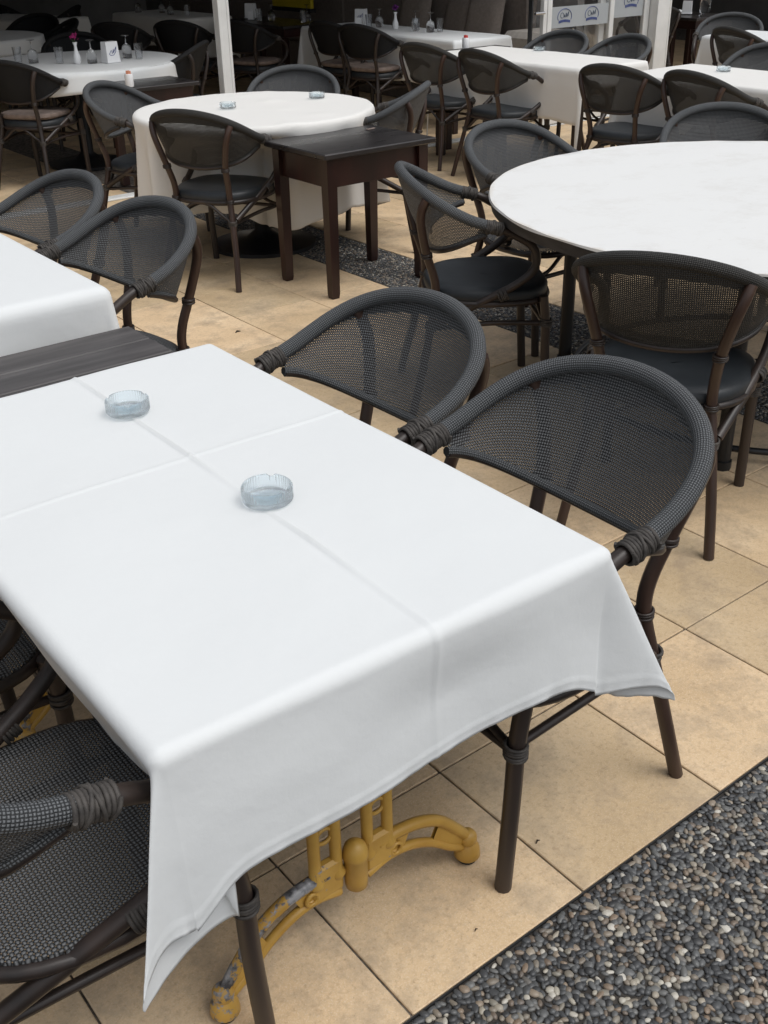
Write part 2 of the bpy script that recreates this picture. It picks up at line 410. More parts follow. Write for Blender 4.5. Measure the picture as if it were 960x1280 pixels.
def pebble_sheet(name, pts, sub, size, parent, z0=-.006):
    V0, F0 = ico(sub); n = len(pts)
    sc = size * rng.lognormal(0, .17, (n, 1)) * np.stack([rng.uniform(.8, 1.45, n), rng.uniform(.62, 1.0, n), rng.uniform(.38, .6, n)], 1)
    ang = rng.uniform(0, math.pi, n); tx = rng.normal(0, .14, n)
    V = V0[None] * sc[:, None, :]
    V *= 1 + .10 * np.sin(V0[None, :, :1] * 3 + rng.uniform(0, 6, (n, 1, 1)))
    c, s_ = np.cos(tx)[:, None], np.sin(tx)[:, None]
    y, z = V[..., 1] * c - V[..., 2] * s_, V[..., 1] * s_ + V[..., 2] * c; V[..., 1], V[..., 2] = y, z
    c, s_ = np.cos(ang)[:, None], np.sin(ang)[:, None]
    x, y = V[..., 0] * c - V[..., 1] * s_, V[..., 0] * s_ + V[..., 1] * c; V[..., 0], V[..., 1] = x, y
    V[..., 0] += pts[:, 0:1]; V[..., 1] += pts[:, 1:2]; V[..., 2] += z0 + rng.uniform(-.0015, .0015, (n, 1))
    F = (F0[None] + (np.arange(n) * len(V0))[:, None, None]).reshape(-1, 3)
    me = bpy.data.meshes.new(name); me.vertices.add(n * len(V0)); me.vertices.foreach_set('co', V.astype(np.float32).ravel())
    me.loops.add(F.size); me.loops.foreach_set('vertex_index', F.astype(np.int32).ravel())
    me.polygons.add(len(F)); me.polygons.foreach_set('loop_start', (np.arange(len(F)) * 3).astype(np.int32))
    me.polygons.foreach_set('use_smooth', np.ones(len(F), bool)); me.update(calc_edges=True)
    at = me.attributes.new('tint', 'FLOAT', 'POINT'); at.data.foreach_set('value', np.repeat(rng.uniform(0, 1, n) ** 1.2, len(V0)).astype(np.float32))
    me.materials.append(M['pebble']); o = link(name, me, parent); return o
def hexpts(x0, x1, y0, y1, d):
    nx, ny = int((x1 - x0) / d) + 1, int((y1 - y0) / (d * .87)) + 2; P = []
    for j in range(ny):
        for i in range(nx): P.append((x0 + d * (i + .5 + .5 * (j % 2)), y0 + d * .87 * (j + .5)))
    P = np.array(P); P += rng.uniform(-.3, .3, P.shape) * d
    return P[(P[:, 0] > x0 + .004) & (P[:, 0] < x1 - .004) & (P[:, 1] > y0 + .004) & (P[:, 1] < y1 - .004)]
bed = MB().box(-2, 9, -2.6, -.4235, -.0138, -.009).build('pebble_bed', 'pebble_bed', smooth=False); bed.location.z = .0028; tag(bed, kind='structure')
P = hexpts(-.1, 4.6, -1.7, -.424, .0120)
keep = np.array([(-300 < project((x, y, 0))[0] < 1400 and project((x, y, 0))[1] < 1650) for x, y in P])
near = pebble_sheet('pebbles', P[keep], 1, .0073, None, -.0050); tag(near, kind='stuff', label='smooth grey and cream pebbles set in the near paving border', cat='pebbles')
bed2 = MB().box(2.9425, 3.3575, -.42, 5.6, -.0058, -.004).build('pebble_strip', 'pebble_bed', smooth=False); tag(bed2, kind='structure')
P = hexpts(2.944, 3.356, -.42, 5.2, .0125)
o = pebble_sheet('pebbles', P, 0, .0066, None, -.003); tag(o, kind='stuff', label='dark pebbles filling the strip between the sand coloured tiles', cat='pebbles')
edge_trim = MB().box(-2, 9, -.4228, -.4202, -.013, -.0015).build('edging', 'rubber', smooth=False); tag(edge_trim, kind='structure')

# scattered dry bits on the tiles
mb = MB()
for (px, py, s) in ((1.27, -.29, .007), (.86, -.28, .006), (1.33, .35, .005), (.62, -.36, .004), (2.0, 2.75, .014)):
    mb.tube([(px - s, py, .002), (px, py + s * .6, .004), (px + s, py + s * .2, .002)], [s * .15, s * .35, s * .1], 5)
tag(mb.build('leaf_litter', 'leaf_debris'), kind='stuff', label='tiny dry leaf bits lying on the tiles', cat='litter')

# sliding door track, posts, glass doors
tr = MB()
tr.box(-2, 12, TRACK_Y - .045, TRACK_Y + .045, 0, .012, .003); tr.box(-2, 12, TRACK_Y - .02, TRACK_Y - .012, .0123, .022); tr.box(-2, 12, TRACK_Y + .012, TRACK_Y + .02, .0123, .022)
tag(tr.build('door_track', 'white_metal', smooth=False), 'pale metal track of the sliding doors running across the floor', 'door track')
def post(x0, x1, y0, y1, label):
    e = empty('post', ((x0 + x1) / 2, (y0 + y1) / 2, 0), 0, label, 'post')
    w, d = (x1 - x0) / 2, (y1 - y0) / 2
    MB().box(-w, w, -d, d, .0225, 2.6, .006).build('shaft', 'white_metal', e, smooth=False)
    MB().box(-w - .006, -w + .014, -d - .004, -d + .02, .03, 2.58, .002).build('trim', 'white_metal', e, smooth=False)
    MB().box(w - .014, w + .006, -d - .004, -d + .02, .03, 2.58, .002).build('trim', 'white_metal', e, smooth=False)
post(3.69, 3.765, 5.61, 5.69, 'slim white metal post standing behind the round white tablecloth')
post(8.26, 8.44, 5.58, 5.72, 'broad white metal post at the right end of the glass doors')

def blob_logo(parent, cx, cz, w, y):
    """oval outline, bird scribble and ribbon, printed on the film"""
    mb = MB(); n = 26
    pts = [(cx + w * .5 * math.cos(t), y, cz + w * .36 * math.sin(t)) for t in np.linspace(R(-25), R(205), n)]
    mb.tube(pts, w * .016, 4); mb.build('oval_logo', 'logo_blue', parent)
    mb = MB()
    mb.tube([(cx - w * .18 + w * .12 * math.cos(t), y, cz + w * .06 + w * .12 * math.sin(t)) for t in np.linspace(0, 6.2, 14)], w * .012, 4)
    mb.tube([(cx - w * .06, y, cz + w * .1), (cx + w * .02, y, cz - w * .04), (cx + w * .1, y, cz + w * .16), (cx + w * .14, y, cz - w * .02), (cx + w * .26, y, cz + w * .2), (cx + w * .24, y, cz)], w * .02, 4)
    mb.build('bird_logo', 'logo_dark', parent)
    mb = MB(); k = 9
    for i in range(k):
        t = (i + .5) / k; x = cx - w * .42 + w * .84 * t; z = cz - w * .24 + w * .05 * math.sin(math.pi * t)
        mb.box(x - w * .032, x + w * .032, y - .001, y + .001, z - w * .06, z + w * .06)
    mb.build('ribbon_lettering', 'logo_blue', parent, smooth=False)
def glass_door(x0, x1, yc, label, bz0, bz1, logos, sw=.06):
    e = empty('glass_door', (0, 0, 0), 0, label, 'glass door')
    for a, b in ((x0, x0 + sw), (x1 - sw, x1)): MB().box(a, b, yc - .02, yc + .02, .022, 2.5, .004).build('stile', 'white_metal', e, smooth=False)
    for a, b in ((.022, .10), (2.44, 2.5)): MB().box(x0 + sw + .001, x1 - sw - .001, yc - .018, yc + .018, a, b, .004).build('rail', 'white_metal', e, smooth=False)
    MB().box(x0 + sw, x1 - sw, yc - .004, yc + .004, .101, 2.439).build('pane', 'pane', e, smooth=False)
    f = MB().box(x0 + sw + .01, x1 - sw - .01, yc - .0065, yc - .005, bz0, bz1).build('frosted_band', 'frost', e, smooth=False)
    for (lx, lz, w) in logos: blob_logo(f, lx, lz, w, yc - .0085)
    return e
glass_door(6.86, 7.70, 5.63, 'left glass door panel with two blue oval logos on its frosted band', .80, .965, [(7.08, .885, .17), (7.42, .885, .17)], .055)
glass_door(7.58, 8.25, 5.69, 'right glass door panel beside the broad post with one blue oval logo', .83, 1.13, [(8.0, .96, .19)], .07)
gd = empty('glass_door', (0, 0, 0), 0, 'narrow folded glass leaf with chrome latch at the left of the doors', 'glass door')
MB().box(6.66, 6.675, 5.60, 5.64, .022, 2.5).build('stile', 'black_metal', gd, smooth=False)
MB().box(6.80, 6.84, 5.60, 5.64, .022, 2.5).build('stile', 'white_metal', gd, smooth=False)
MB().box(6.676, 6.799, 5.616, 5.624, .05, 2.45).build('pane', 'pane', gd, smooth=False)
MB().tube([(6.69, 5.59, .93), (6.8, 5.59, .93)], .012, 8).build('latch', 'chrome', gd)

# interior: unseen roof, walls, bench
roof = MB().box(-6, 16, 5.75, 17, 2.5, 2.62).build('unseen_ceiling', 'roof', smooth=False); tag(roof, kind='structure')  # roof slab out of frame, put in to darken the dining room
w1 = MB().box(-6, 16, 16.6, 16.8, -.01, 2.49).build('wall_back', 'dark_wall', smooth=False); tag(w1, kind='structure')
w2 = MB().box(15.7, 15.9, 5.8, 16.6, -.01, 2.49).build('wall_right', 'dark_wall', smooth=False); tag(w2, kind='structure')
w3 = MB().box(-3.2, -3.0, 5.8, 16.6, -.01, 2.49).build('wall_left', 'dark_wall', smooth=False); tag(w3, kind='structure')

# ------------------------------------------------------------------ chairs
HW, HD, HH_, HK, HXA, HZA, HP = .271, .293, .150, .784, .013, .701, .563
LD, LH, LK = .197, .093, .819
def hoop_pt(t):
    c, s = abs(math.cos(t)), math.sin(t)
    return np.array([HXA - HD * c ** HP, HW * s, HZA + HH_ * c ** HK])
def low_pt(t):
    c, s = abs(math.cos(t)), math.sin(t)
    return np.array([HXA - LD * c ** HP, (HW - .02) * s, HZA - .03 - LH * c ** LK])
ths = np.concatenate([[-math.pi / 2], np.sign(x := np.linspace(-1, 1, 41)[1:-1]) * (1 - (1 - np.abs(x)) ** 1.35) * math.pi / 2, [math.pi / 2]])

def smooth_curve(P, it=2):
    P = P.copy()
    for _ in range(it): P[1:-1] = .25 * P[:-2] + .5 * P[1:-1] + .25 * P[2:]
    return P
hoopP = smooth_curve(np.array([hoop_pt(t) for t in ths])); lowP = smooth_curve(np.array([low_pt(t) for t in ths]))

def ring_wrap(mb, p, ax, rad, n, r=.0035, step=None, tilt=.25):
    ax = Vector(ax).normalized(); step = step or r * 1.75
    for k in range(n):
        c = Vector(p) + ax * (k - (n - 1) / 2) * step
        a = ax + Vector((random.uniform(-1, 1), random.uniform(-1, 1), random.uniform(-1, 1))) * tilt * .4
        mb.torus(c, a, rad, r)
    return mb

def make_chair(seat='pad', sleeve='weave_sleeve', panel='weave_panel', wood='bamboo'):
    root = empty('armchair', (0, 0, 0))
    MB().tube(hoopP, .0185, 12).build('arm_hoop', sleeve, root)
    # woven back panel
    n = len(hoopP); rows = 14; V = []; F = []; U = []; RT = []
    L = np.concatenate([[0], np.cumsum(np.linalg.norm(np.diff(hoopP, axis=0), axis=1))]) - .5 * np.linalg.norm(np.diff(hoopP, axis=0), axis=1).sum()
    for i in range(n):
        a, b = hoopP[i], lowP[i]
        outw = np.array([-abs(math.cos(ths[i])) * .010, math.sin(ths[i]) * .010, .001]); a = a + outw
        for k in range(rows + 1):
            t = (k / rows) ** 1.25; p = a * (1 - t) + b * t; RT.append(t)
            p = p + np.array([-.004 * math.exp(-((t - .12) / .1) ** 2) * abs(math.cos(ths[i])), 0, 0])
            p = p + np.array([-.012 * math.sin(math.pi * t) * (1 - abs(hoopP[i][1]) / HW), 0, 0]); V.append(p)
    ins = [2, n - 3]
    for i in range(ins[0] - 1, ins[1] + 1):
        for k in range(rows):
            F.append((i * (rows + 1) + k, (i + 1) * (rows + 1) + k, (i + 1) * (rows + 1) + k + 1, i * (rows + 1) + k + 1))
            U.append([(V[j][1] * .35 + L[j // (rows + 1)] * .65, V[j][2]) for j in F[-1]])
    mbp = MB().add(V, F, U); mbp.at = [1.0 if t < .17 else 0.0 for t in RT]; mbp.build('back_panel', panel, root, attr='double')
    MB().tube(lowP[1:-1], .0095, 8).build('lower_rail', 'bamboo_dark', root)
    edge = lowP[1:-1] + np.array([.004, 0, .007]); MB().tube(edge, .0098, 8).build('panel_hem', sleeve, root)
    for s in (1, -1):
        # rear leg carries on up as the back post
        pts = smooth_path([(-.212, .221 * s, .790), (-.226, .213 * s, .755), (-.228, .197 * s, .70), (-.205, .170 * s, .59), (-.176, .158 * s, .50), (-.170, .158 * s, .43), (-.188, .174 * s, .33), (-.222, .200 * s, .17), (-.262, .222 * s, 0)], 4)
        MB().tube(pts, .0155, 10).build('leg', wood, root)
        pts = smooth_path([(.212, .222 * s, .435), (.224, .221 * s, .34), (.228, .220 * s, .21), (.240, .220 * s, 0)], 4)
        MB().tube(pts, .0165, 10).build('leg', 'bamboo_dark', root)
        e = hoopP[-1 if s > 0 else 0]
        pts = smooth_path([e + (-.03, 0, .0), e + (.03, -.004 * s, -.010), (.105, .262 * s, .660), (.152, .258 * s, .628), (.172, .256 * s, .585), (.160, .252 * s, .535), (.108, .246 * s, .490), (.04, .236 * s, .452), (-.06, .214 * s, .398), (-.17, .186 * s, .335)], 5)
        MB().tube(pts, .0150, 9).build('arm_tube', 'bamboo_dark', root)
        # rope wrap at the end of the sleeve, with crossing lashings
        mb = MB(); c0 = e + np.array([.002, -.001 * s, -.003]); ax = np.array([1, -.03 * s, -.22])
        ring_wrap(mb, c0, ax, .0200, 9, .0038, .0069, .08)
        for h in range(2):
            ph = h * math.pi; pp = []
            axn = Vector(ax).normalized(); q = axn.to_track_quat('Z', 'Y')
            for t in np.linspace(0, 1, 26):
                a = ph + t * 3.2 * math.pi * (1 if h else -1)
                pp.append(tuple(Vector(c0) + axn * (t - .5) * .060 + q @ Vector((.0236 * math.cos(a), .0236 * math.sin(a), 0))))
            mb.tube(pp, .0033, 7)
        mb.build('rope_wrap', 'rope', root)
        mb = MB(); ring_wrap(mb, (-.204, .168 * s, .583), (-.1, 0, 1), .0185, 3, .0032); mb.build('rope_wrap', 'bamboo_dark', root); mb = MB()
        ring_wrap(mb, (-.170, .158 * s, .425), (0, 0, 1), .0185, 3, .0032)
        mb.build('rope_wrap', 'bamboo_dark', root)
        mb = MB(); ring_wrap(mb, (-.188, .174 * s, .325), (-.15, .12 * s, 1), .0195, 5, .0034); mb.build('rope_wrap', 'rope', root); mb = MB()
        ring_wrap(mb, (.226, .221 * s, .335), (0, 0, 1), .0200, 5, .0034)
        mb.build('rope_wrap', 'rope', root)
        mb = MB(); mb.tube(smooth_path([(.222, .21 * s, .33), (.02, .2 * s, .335), (-.185, .172 * s, .315)], 5), .0095, 7)
        mb.build('stretcher', 'bamboo_dark', root)
        mb = MB(); mb.tube(smooth_path([(-.188, .168 * s, .33), (-.186, .12 * s, .355), (-.19, .06 * s, .40), (-.188, .02 * s, .412)], 4), .0085, 7)
        mb.build('brace', 'bamboo_dark', root)
        mb = MB(); mb.tube(smooth_path([(.224, .21 * s, .33), (.222, .14 * s, .35), (.216, .07 * s, .395), (.212, .02 * s, .412)], 4), .0085, 7)
        mb.build('brace', 'bamboo_dark', root)
        mb = MB(); ring_wrap(mb, (.06, .243 * s, .452), (1, .15 * s, .42), .0190, 5, .0036); mb.build('rope_wrap', 'rope', root)
    MB().tube([(.224, -.21, .325), (.224, .21, .325)], .0095, 7).build('stretcher', 'bamboo_dark', root)
    # seat rail
    def seat_outline(k=40, inset=0.0):
        P = []
        for t in np.linspace(0, 2 * math.pi, k, endpoint=False):
            c, s_ = math.cos(t), math.sin(t)
            x = .034 + (.220 - inset) * (abs(c) ** .62) * (1 if c > 0 else -1)
            w = (.232 if c > 0 else .232 - .045 * abs(c)) - inset
            P.append((x, w * (abs(s_) ** .62) * (1 if s_ > 0 else -1)))
        return P
    MB().tube([(x, y, .415) for x, y in seat_outline()], .0125, 8, closed=True).build('seat_rail', 'bamboo_dark', root)
    k = 40; V = []; F = []; U = []
    if seat == 'pad':
        lev = [(.004, .412), (-.003, .425), (-.003, .452), (.008, .463), (.04, .468), (.12, .466), (.2, .465)]; mat = 'pad'
    else:
        lev = [(.012, .415), (.002, .424), (.004, .431), (.02, .434), (.06, .432), (.12, .428), (.2, .426)]; mat = 'weave_seat'
    for ins_, z in lev: V += [(x, y, z) for x, y in seat_outline(k, ins_)]
    for r_ in range(len(lev) - 1):
        for i in range(k):
            j = (i + 1) % k; F.append((r_ * k + i, r_ * k + j, (r_ + 1) * k + j, (r_ + 1) * k + i)); U.append([(V[q][0], V[q][1]) for q in F[-1]])
    F.append(tuple((len(lev) - 1) * k + i for i in range(k))); U.append([(V[q][0], V[q][1]) for q in F[-1]])
    if seat == 'pad': F.append(tuple(range(k))[::-1]); U.append([(0, 0)] * k)
    MB().add(V, F, U).build('seat', mat, root)
    return root

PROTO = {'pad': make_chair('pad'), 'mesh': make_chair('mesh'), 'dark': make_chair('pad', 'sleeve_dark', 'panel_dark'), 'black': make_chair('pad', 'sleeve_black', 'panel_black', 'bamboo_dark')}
used = set()
def chair(kind, x, y, deg, label, group):
    src = PROTO[kind]
    if kind not in used: used.add(kind); o = src; o.name = 'armchair'
    else: o = copy_tree(src)
    o.location = (x, y, 0); o.rotation_euler = (0, 0, R(deg))
    tag(o, label, 'chair', group)
    return o
GA, GR, GW = 'dark woven armchairs along the near row of cloth covered tables', 'dark woven armchairs around the big bare round table', 'dark woven armchairs around the round table with the white cloth'
GB, GI = 'dark woven armchairs at the rectangular tables outdoors', 'dark armchairs in the shaded dining room'
chair('mesh', .971, -.101, 179, 'nearest woven armchair right of the front table, its arm at the cloth corner', GA)
chair('mesh', .974, .492, 181, 'second woven armchair right of the front table, level with the ashtrays', GA)
chair('mesh', .98, 1.785, 187, 'woven armchair beside the dark plank table at the near corner of the left white table', GA)
chair('mesh', .961, 2.394, 184, 'woven armchair at the left edge, just beyond the armchair beside the plank table', GA)
chair('mesh', -.033, -.08, 0, 'woven armchair in the bottom left corner, its rope bound arm reaching under the cloth', GA)
chair('mesh', -.05, .56, 0, 'dark armchair mostly cut off at the left edge, pushed under the front table', GA)
chair('pad', 2.357, 1.563, -33, 'armchair seen from its side at the left rim of the bare round table', GR)
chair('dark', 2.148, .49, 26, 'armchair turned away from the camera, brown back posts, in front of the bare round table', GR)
chair('mesh', 3.02, 1.90, -90, 'armchair behind the left rim of the bare round table, next to the mahogany side table', GR)
chair('mesh', 3.90, 1.62, -139, 'armchair facing the camera behind the far rim of the bare round table', GR)
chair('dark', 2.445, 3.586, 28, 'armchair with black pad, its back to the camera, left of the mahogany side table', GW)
chair('mesh', 3.41, 4.35, -132, 'armchair behind the round white tablecloth, only its curved back above the table', GW)
chair('mesh', 3.45, 3.57, 130, 'armchair seen edge on right of the round white tablecloth, behind the mahogany table', GW)
chair('pad', 2.515, 4.52, -55, 'armchair at the left of the round white tablecloth below the dark serving table', GW)
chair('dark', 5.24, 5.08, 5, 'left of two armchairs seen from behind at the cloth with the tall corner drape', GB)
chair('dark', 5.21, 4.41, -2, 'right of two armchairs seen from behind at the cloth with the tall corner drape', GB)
chair('mesh', 6.11, 4.88, 186, 'armchair in front of the left glass door panel with the two oval logos', GB)
chair('mesh', 6.16, 4.32, 177, 'armchair between the glass doors and the white table corner, left of the broad post', GB)
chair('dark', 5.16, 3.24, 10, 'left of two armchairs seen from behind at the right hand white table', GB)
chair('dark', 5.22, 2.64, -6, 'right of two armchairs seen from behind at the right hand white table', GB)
chair('mesh', 6.29, 3.11, 193, 'armchair cut by the right edge on the far side of the right hand white table', GB)
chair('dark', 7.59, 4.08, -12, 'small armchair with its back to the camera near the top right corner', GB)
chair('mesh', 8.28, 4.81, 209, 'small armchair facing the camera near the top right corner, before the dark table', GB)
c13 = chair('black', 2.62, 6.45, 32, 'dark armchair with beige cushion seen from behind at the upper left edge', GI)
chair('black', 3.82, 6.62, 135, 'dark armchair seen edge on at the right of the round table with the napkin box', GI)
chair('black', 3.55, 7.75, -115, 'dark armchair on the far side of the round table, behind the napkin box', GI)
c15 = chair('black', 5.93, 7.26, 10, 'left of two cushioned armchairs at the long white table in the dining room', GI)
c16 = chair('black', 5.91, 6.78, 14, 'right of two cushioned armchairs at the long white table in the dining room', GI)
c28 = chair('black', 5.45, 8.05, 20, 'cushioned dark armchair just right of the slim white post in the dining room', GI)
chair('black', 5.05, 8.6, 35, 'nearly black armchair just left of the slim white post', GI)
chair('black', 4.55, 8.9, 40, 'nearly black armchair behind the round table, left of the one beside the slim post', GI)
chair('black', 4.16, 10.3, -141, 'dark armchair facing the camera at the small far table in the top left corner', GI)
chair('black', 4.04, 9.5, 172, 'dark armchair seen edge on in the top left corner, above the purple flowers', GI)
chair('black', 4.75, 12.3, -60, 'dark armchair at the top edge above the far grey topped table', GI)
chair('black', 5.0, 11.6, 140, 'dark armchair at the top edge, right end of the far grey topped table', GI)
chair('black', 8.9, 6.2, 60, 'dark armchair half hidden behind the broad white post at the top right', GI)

def cushion(ch, label):
    a = ch.rotation_euler[2]; e = MB(); k = 32; V = []; F = []
    lev = [(.05, .467), (.02, .470), (.008, .485), (.012, .503), (.04, .512), (.12, .517), (.19, .518)]
    def ol(ins):
        return [(.018 + (.205 - ins) * (abs(math.cos(t)) ** .62) * (1 if math.cos(t) > 0 else -1), (.225 - ins) * (abs(math.sin(t)) ** .62) * (1 if math.sin(t) > 0 else -1)) for t in np.linspace(0, 2 * math.pi, k, endpoint=False)]
    for ins, z in lev: V += [(x, y, z) for x, y in ol(ins)]
    for r_ in range(len(lev) - 1):
        for i in range(k): j = (i + 1) % k; F.append((r_ * k + i, r_ * k + j, (r_ + 1) * k + j, (r_ + 1) * k + i))
    F.append(tuple((len(lev) - 1) * k + i for i in range(k))); F.append(tuple(range(k))[::-1])
    o = e.add(V, F).build('seat_cushion', 'cushion'); o.location = ch.location; o.rotation_euler = ch.rotation_euler
    tag(o, label, 'cushion', 'taupe cushions on the dining room chairs')
cushion(c13, 'taupe cushion on the chair at the upper left edge')
cushion(c15, 'taupe cushion on the left chair of the pair at the long white table')
cushion(c16, 'taupe cushion on the right chair of the pair at the long white table')
cushion(c28, 'taupe cushion on the dark chair right of the slim white post')

# ------------------------------------------------------------------ tables
def sm(t): t = np.clip(t, 0, 1); return t * t * (3 - 2 * t)
def fold_down(a, r):
    """arc length a past the edge -> (outward, down)"""
    lim = r * math.pi / 2
    ang = np.minimum(a / r, math.pi / 2)
    return r * np.sin(ang), r * (1 - np.cos(ang)) + np.maximum(a - lim, 0)
def noise2(x, y, seed, f):
    r = np.random.default_rng(seed); o = 0 * x
    for k in range(7):
        th, ph = r.uniform(0, 2 * math.pi, 2); fr = f * r.uniform(.6, 1.6); o = o + np.sin(fr * (x * math.cos(th) + y * math.sin(th)) + ph) / 7 * 1.6
    return o
def rect_cloth(label, x0, x1, y0, y1, z, over, res=.02, r=.022, lean=(0, 0, 0, 0), creases=None, seed=1, mat='cloth', wave=.012, flare=.16, undul=.0012, wrinkle=0.0, rot=0.0, ctr=None, hemwave=0, cdrop=1.0, cap=None, flare1=None, swing=None, tail=0.0, warp=None, blunt=0.0):
    """over/lean = (x0 side, x1 side, y0 side, y1 side)"""
    xs = np.linspace(x0 - over[0], x1 + over[1], int((x1 - x0 + over[0] + over[1]) / res) + 1)
    ys = np.linspace(y0 - over[2], y1 + over[3], int((y1 - y0 + over[2] + over[3]) / res) + 1)
    X, Y = np.meshgrid(xs, ys, indexing='ij')
    rr = r
    ex0, ex1, ey0, ey1 = x0 + rr, x1 - rr, y0 + rr, y1 - rr
    a0, a1, b0, b1 = np.maximum(ex0 - X, 0), np.maximum(X - ex1, 0), np.maximum(ey0 - Y, 0), np.maximum(Y - ey1, 0)
    a = a0 + a1; b = b0 + b1; sx = np.where(a1 > 0, 1., -1.); sy = np.where(b1 > 0, 1., -1.)
    rho = np.hypot(a, b); phi = np.arctan2(b, a + 1e-12)
    if blunt:
        q_ = (a > 0) & (b > 0); soft = np.where(rho > blunt - .05, blunt - .05 + .05 * np.tanh((rho - blunt + .05) / .05), rho); rho = np.where(q_, soft, rho)
    out, down = fold_down(rho, rr)
    ln = np.where(a1 > 0, lean[1], lean[0]) * np.cos(phi) ** 2 + np.where(b1 > 0, lean[3], lean[2]) * np.sin(phi) ** 2
    corner = np.abs(np.sin(2 * phi)) ** (2.2 if swing else 1.3)
    sl_ = np.where(a > b, Y, X) * 1.0
    wv = noise2(X * (b > a) + .3, Y * (a >= b) + .7, seed, 11)
    hang = np.maximum(down - rr, 0)
    # drapes mostly fall straight; folds open downwards
    fl = np.where(a1 > 0, flare if flare1 is None else flare1, flare)
    out = out + hang * (ln * (1 - corner) + fl * corner) + wave * wv * sm(hang / .12) * (1 - corner)
    cx, cy = np.clip(X, ex0, ex1), np.clip(Y, ey0, ey1)
    PX = cx + sx * out * np.cos(phi) * (rho > 0); PY = cy + sy * out * np.sin(phi) * (rho > 0)
    if swing:
        fr = (b0 > 0) & (a > 0); w_ = corner * hang * fr
        PX = PX + sx * w_ * np.where(a1 > 0, swing[1], swing[0]) - 0; PY = PY - w_ * swing[2]
    # the free cloth at the corner folds back along the vertical
    PZ = z - down * (1 - .04 * corner + (cdrop - 1) * corner)
    if tail:
        PZ = PZ - hang * .30 * np.exp(-((X - x0 - .005) / .06) ** 2) * (b0 > 0) * (a0 <= 0) - hang * .26 * (a0 > 0) * (b0 > 0) * (1 - corner)
        PZ = PZ - hang * tail * np.exp(-((x1 + .01 - X) / .07) ** 2) * (b0 > 0) * (a1 <= 0) - hang * tail * (a1 > 0) * (b0 > 0) * (1 - corner)
    if cap:
        ex = (z - PZ) - cap[0]; PZ = z - ((z - PZ) - np.maximum(ex, 0) * (1 - cap[1]))
    if hemwave:
        ed = np.minimum(np.minimum(X - xs[0], xs[-1] - X), np.minimum(Y - ys[0], ys[-1] - Y))
        near_hem = np.exp(-ed / .016)
        pk = noise2(X * (b >= a) + 2.0, Y * (a > b), seed + 3, 60) + .6 * noise2(X * (b >= a), Y * (a > b) + 1.0, seed + 4, 140)
        PX = PX + sx * np.cos(phi) * pk * .0028 * near_hem * (rho > 0); PY = PY + sy * np.sin(phi) * pk * .0028 * near_hem * (rho > 0)
        PZ = PZ + pk * .0022 * near_hem * (rho > 0) + (hang > 0) * .013 * noise2(X * (b >= a), Y * (a > b), seed + 12, 12) * sm(hang / .15)
        PX = PX + sx * np.cos(phi) * (.0016 * np.exp(-((ed - .018) / .003) ** 2)) * (rho > 0); PY = PY + sy * np.sin(phi) * (.0016 * np.exp(-((ed - .018) / .003) ** 2)) * (rho > 0)
    nx, ny, nz = sx * np.cos(phi) * sm(rho / (rr * 1.6)), sy * np.sin(phi) * sm(rho / (rr * 1.6)), 1 - sm(rho / (rr * 1.6))
    h = undul * noise2(X, Y, seed + 5, 6) * 1.0 + undul * .5 * noise2(X, Y, seed + 6, 15)
    if wrinkle: h = h + wrinkle * np.abs(noise2(X, Y, seed + 8, 22)) ** 2
    for kind, pos, hgt, wid, soft in (creases or []):
        d = (X - pos - .004 * np.sin(3 * Y)) if kind == 'x' else (Y - pos - .004 * np.sin(3 * X + 1))
        h = h + hgt * (.75 + .35 * noise2(X, Y, 77, 14)) * np.exp(-np.abs(d) / wid) + soft * np.exp(-(d / (wid * 7)) ** 2) * np.sign(d) * .5
    PX = PX + nx * h; PY = PY + ny * h; PZ = PZ + nz * h
    if warp:
        w_ = np.clip(1 - (PX - x0) / (x1 - x0), 0, 1.25) * np.clip((y0 + .8 - PY) / .8, 0, 1.1); PX = PX + warp[0] * w_; PY = PY + warp[1] * w_
    nxn, nyn = X.shape; V = np.stack([PX, PY, PZ], -1).reshape(-1, 3)
    if rot:
        c, s_ = math.cos(rot), math.sin(rot); q = V[:, :2] - ctr; V[:, 0] = ctr[0] + q[:, 0] * c - q[:, 1] * s_; V[:, 1] = ctr[1] + q[:, 0] * s_ + q[:, 1] * c
    F = [(i * nyn + j, (i + 1) * nyn + j, (i + 1) * nyn + j + 1, i * nyn + j + 1) for i in range(nxn - 1) for j in range(nyn - 1)]
    me = bpy.data.meshes.new('tablecloth'); me.from_pydata(V.tolist(), [], F); me.polygons.foreach_set('use_smooth', [True] * len(F)); me.materials.append(M[mat])
    o = link('tablecloth', me); so = o.modifiers.new('thickness', 'SOLIDIFY'); so.thickness = .0012; so.offset = -1
    return tag(o, label, 'tablecloth', 'white cloths on the tables')

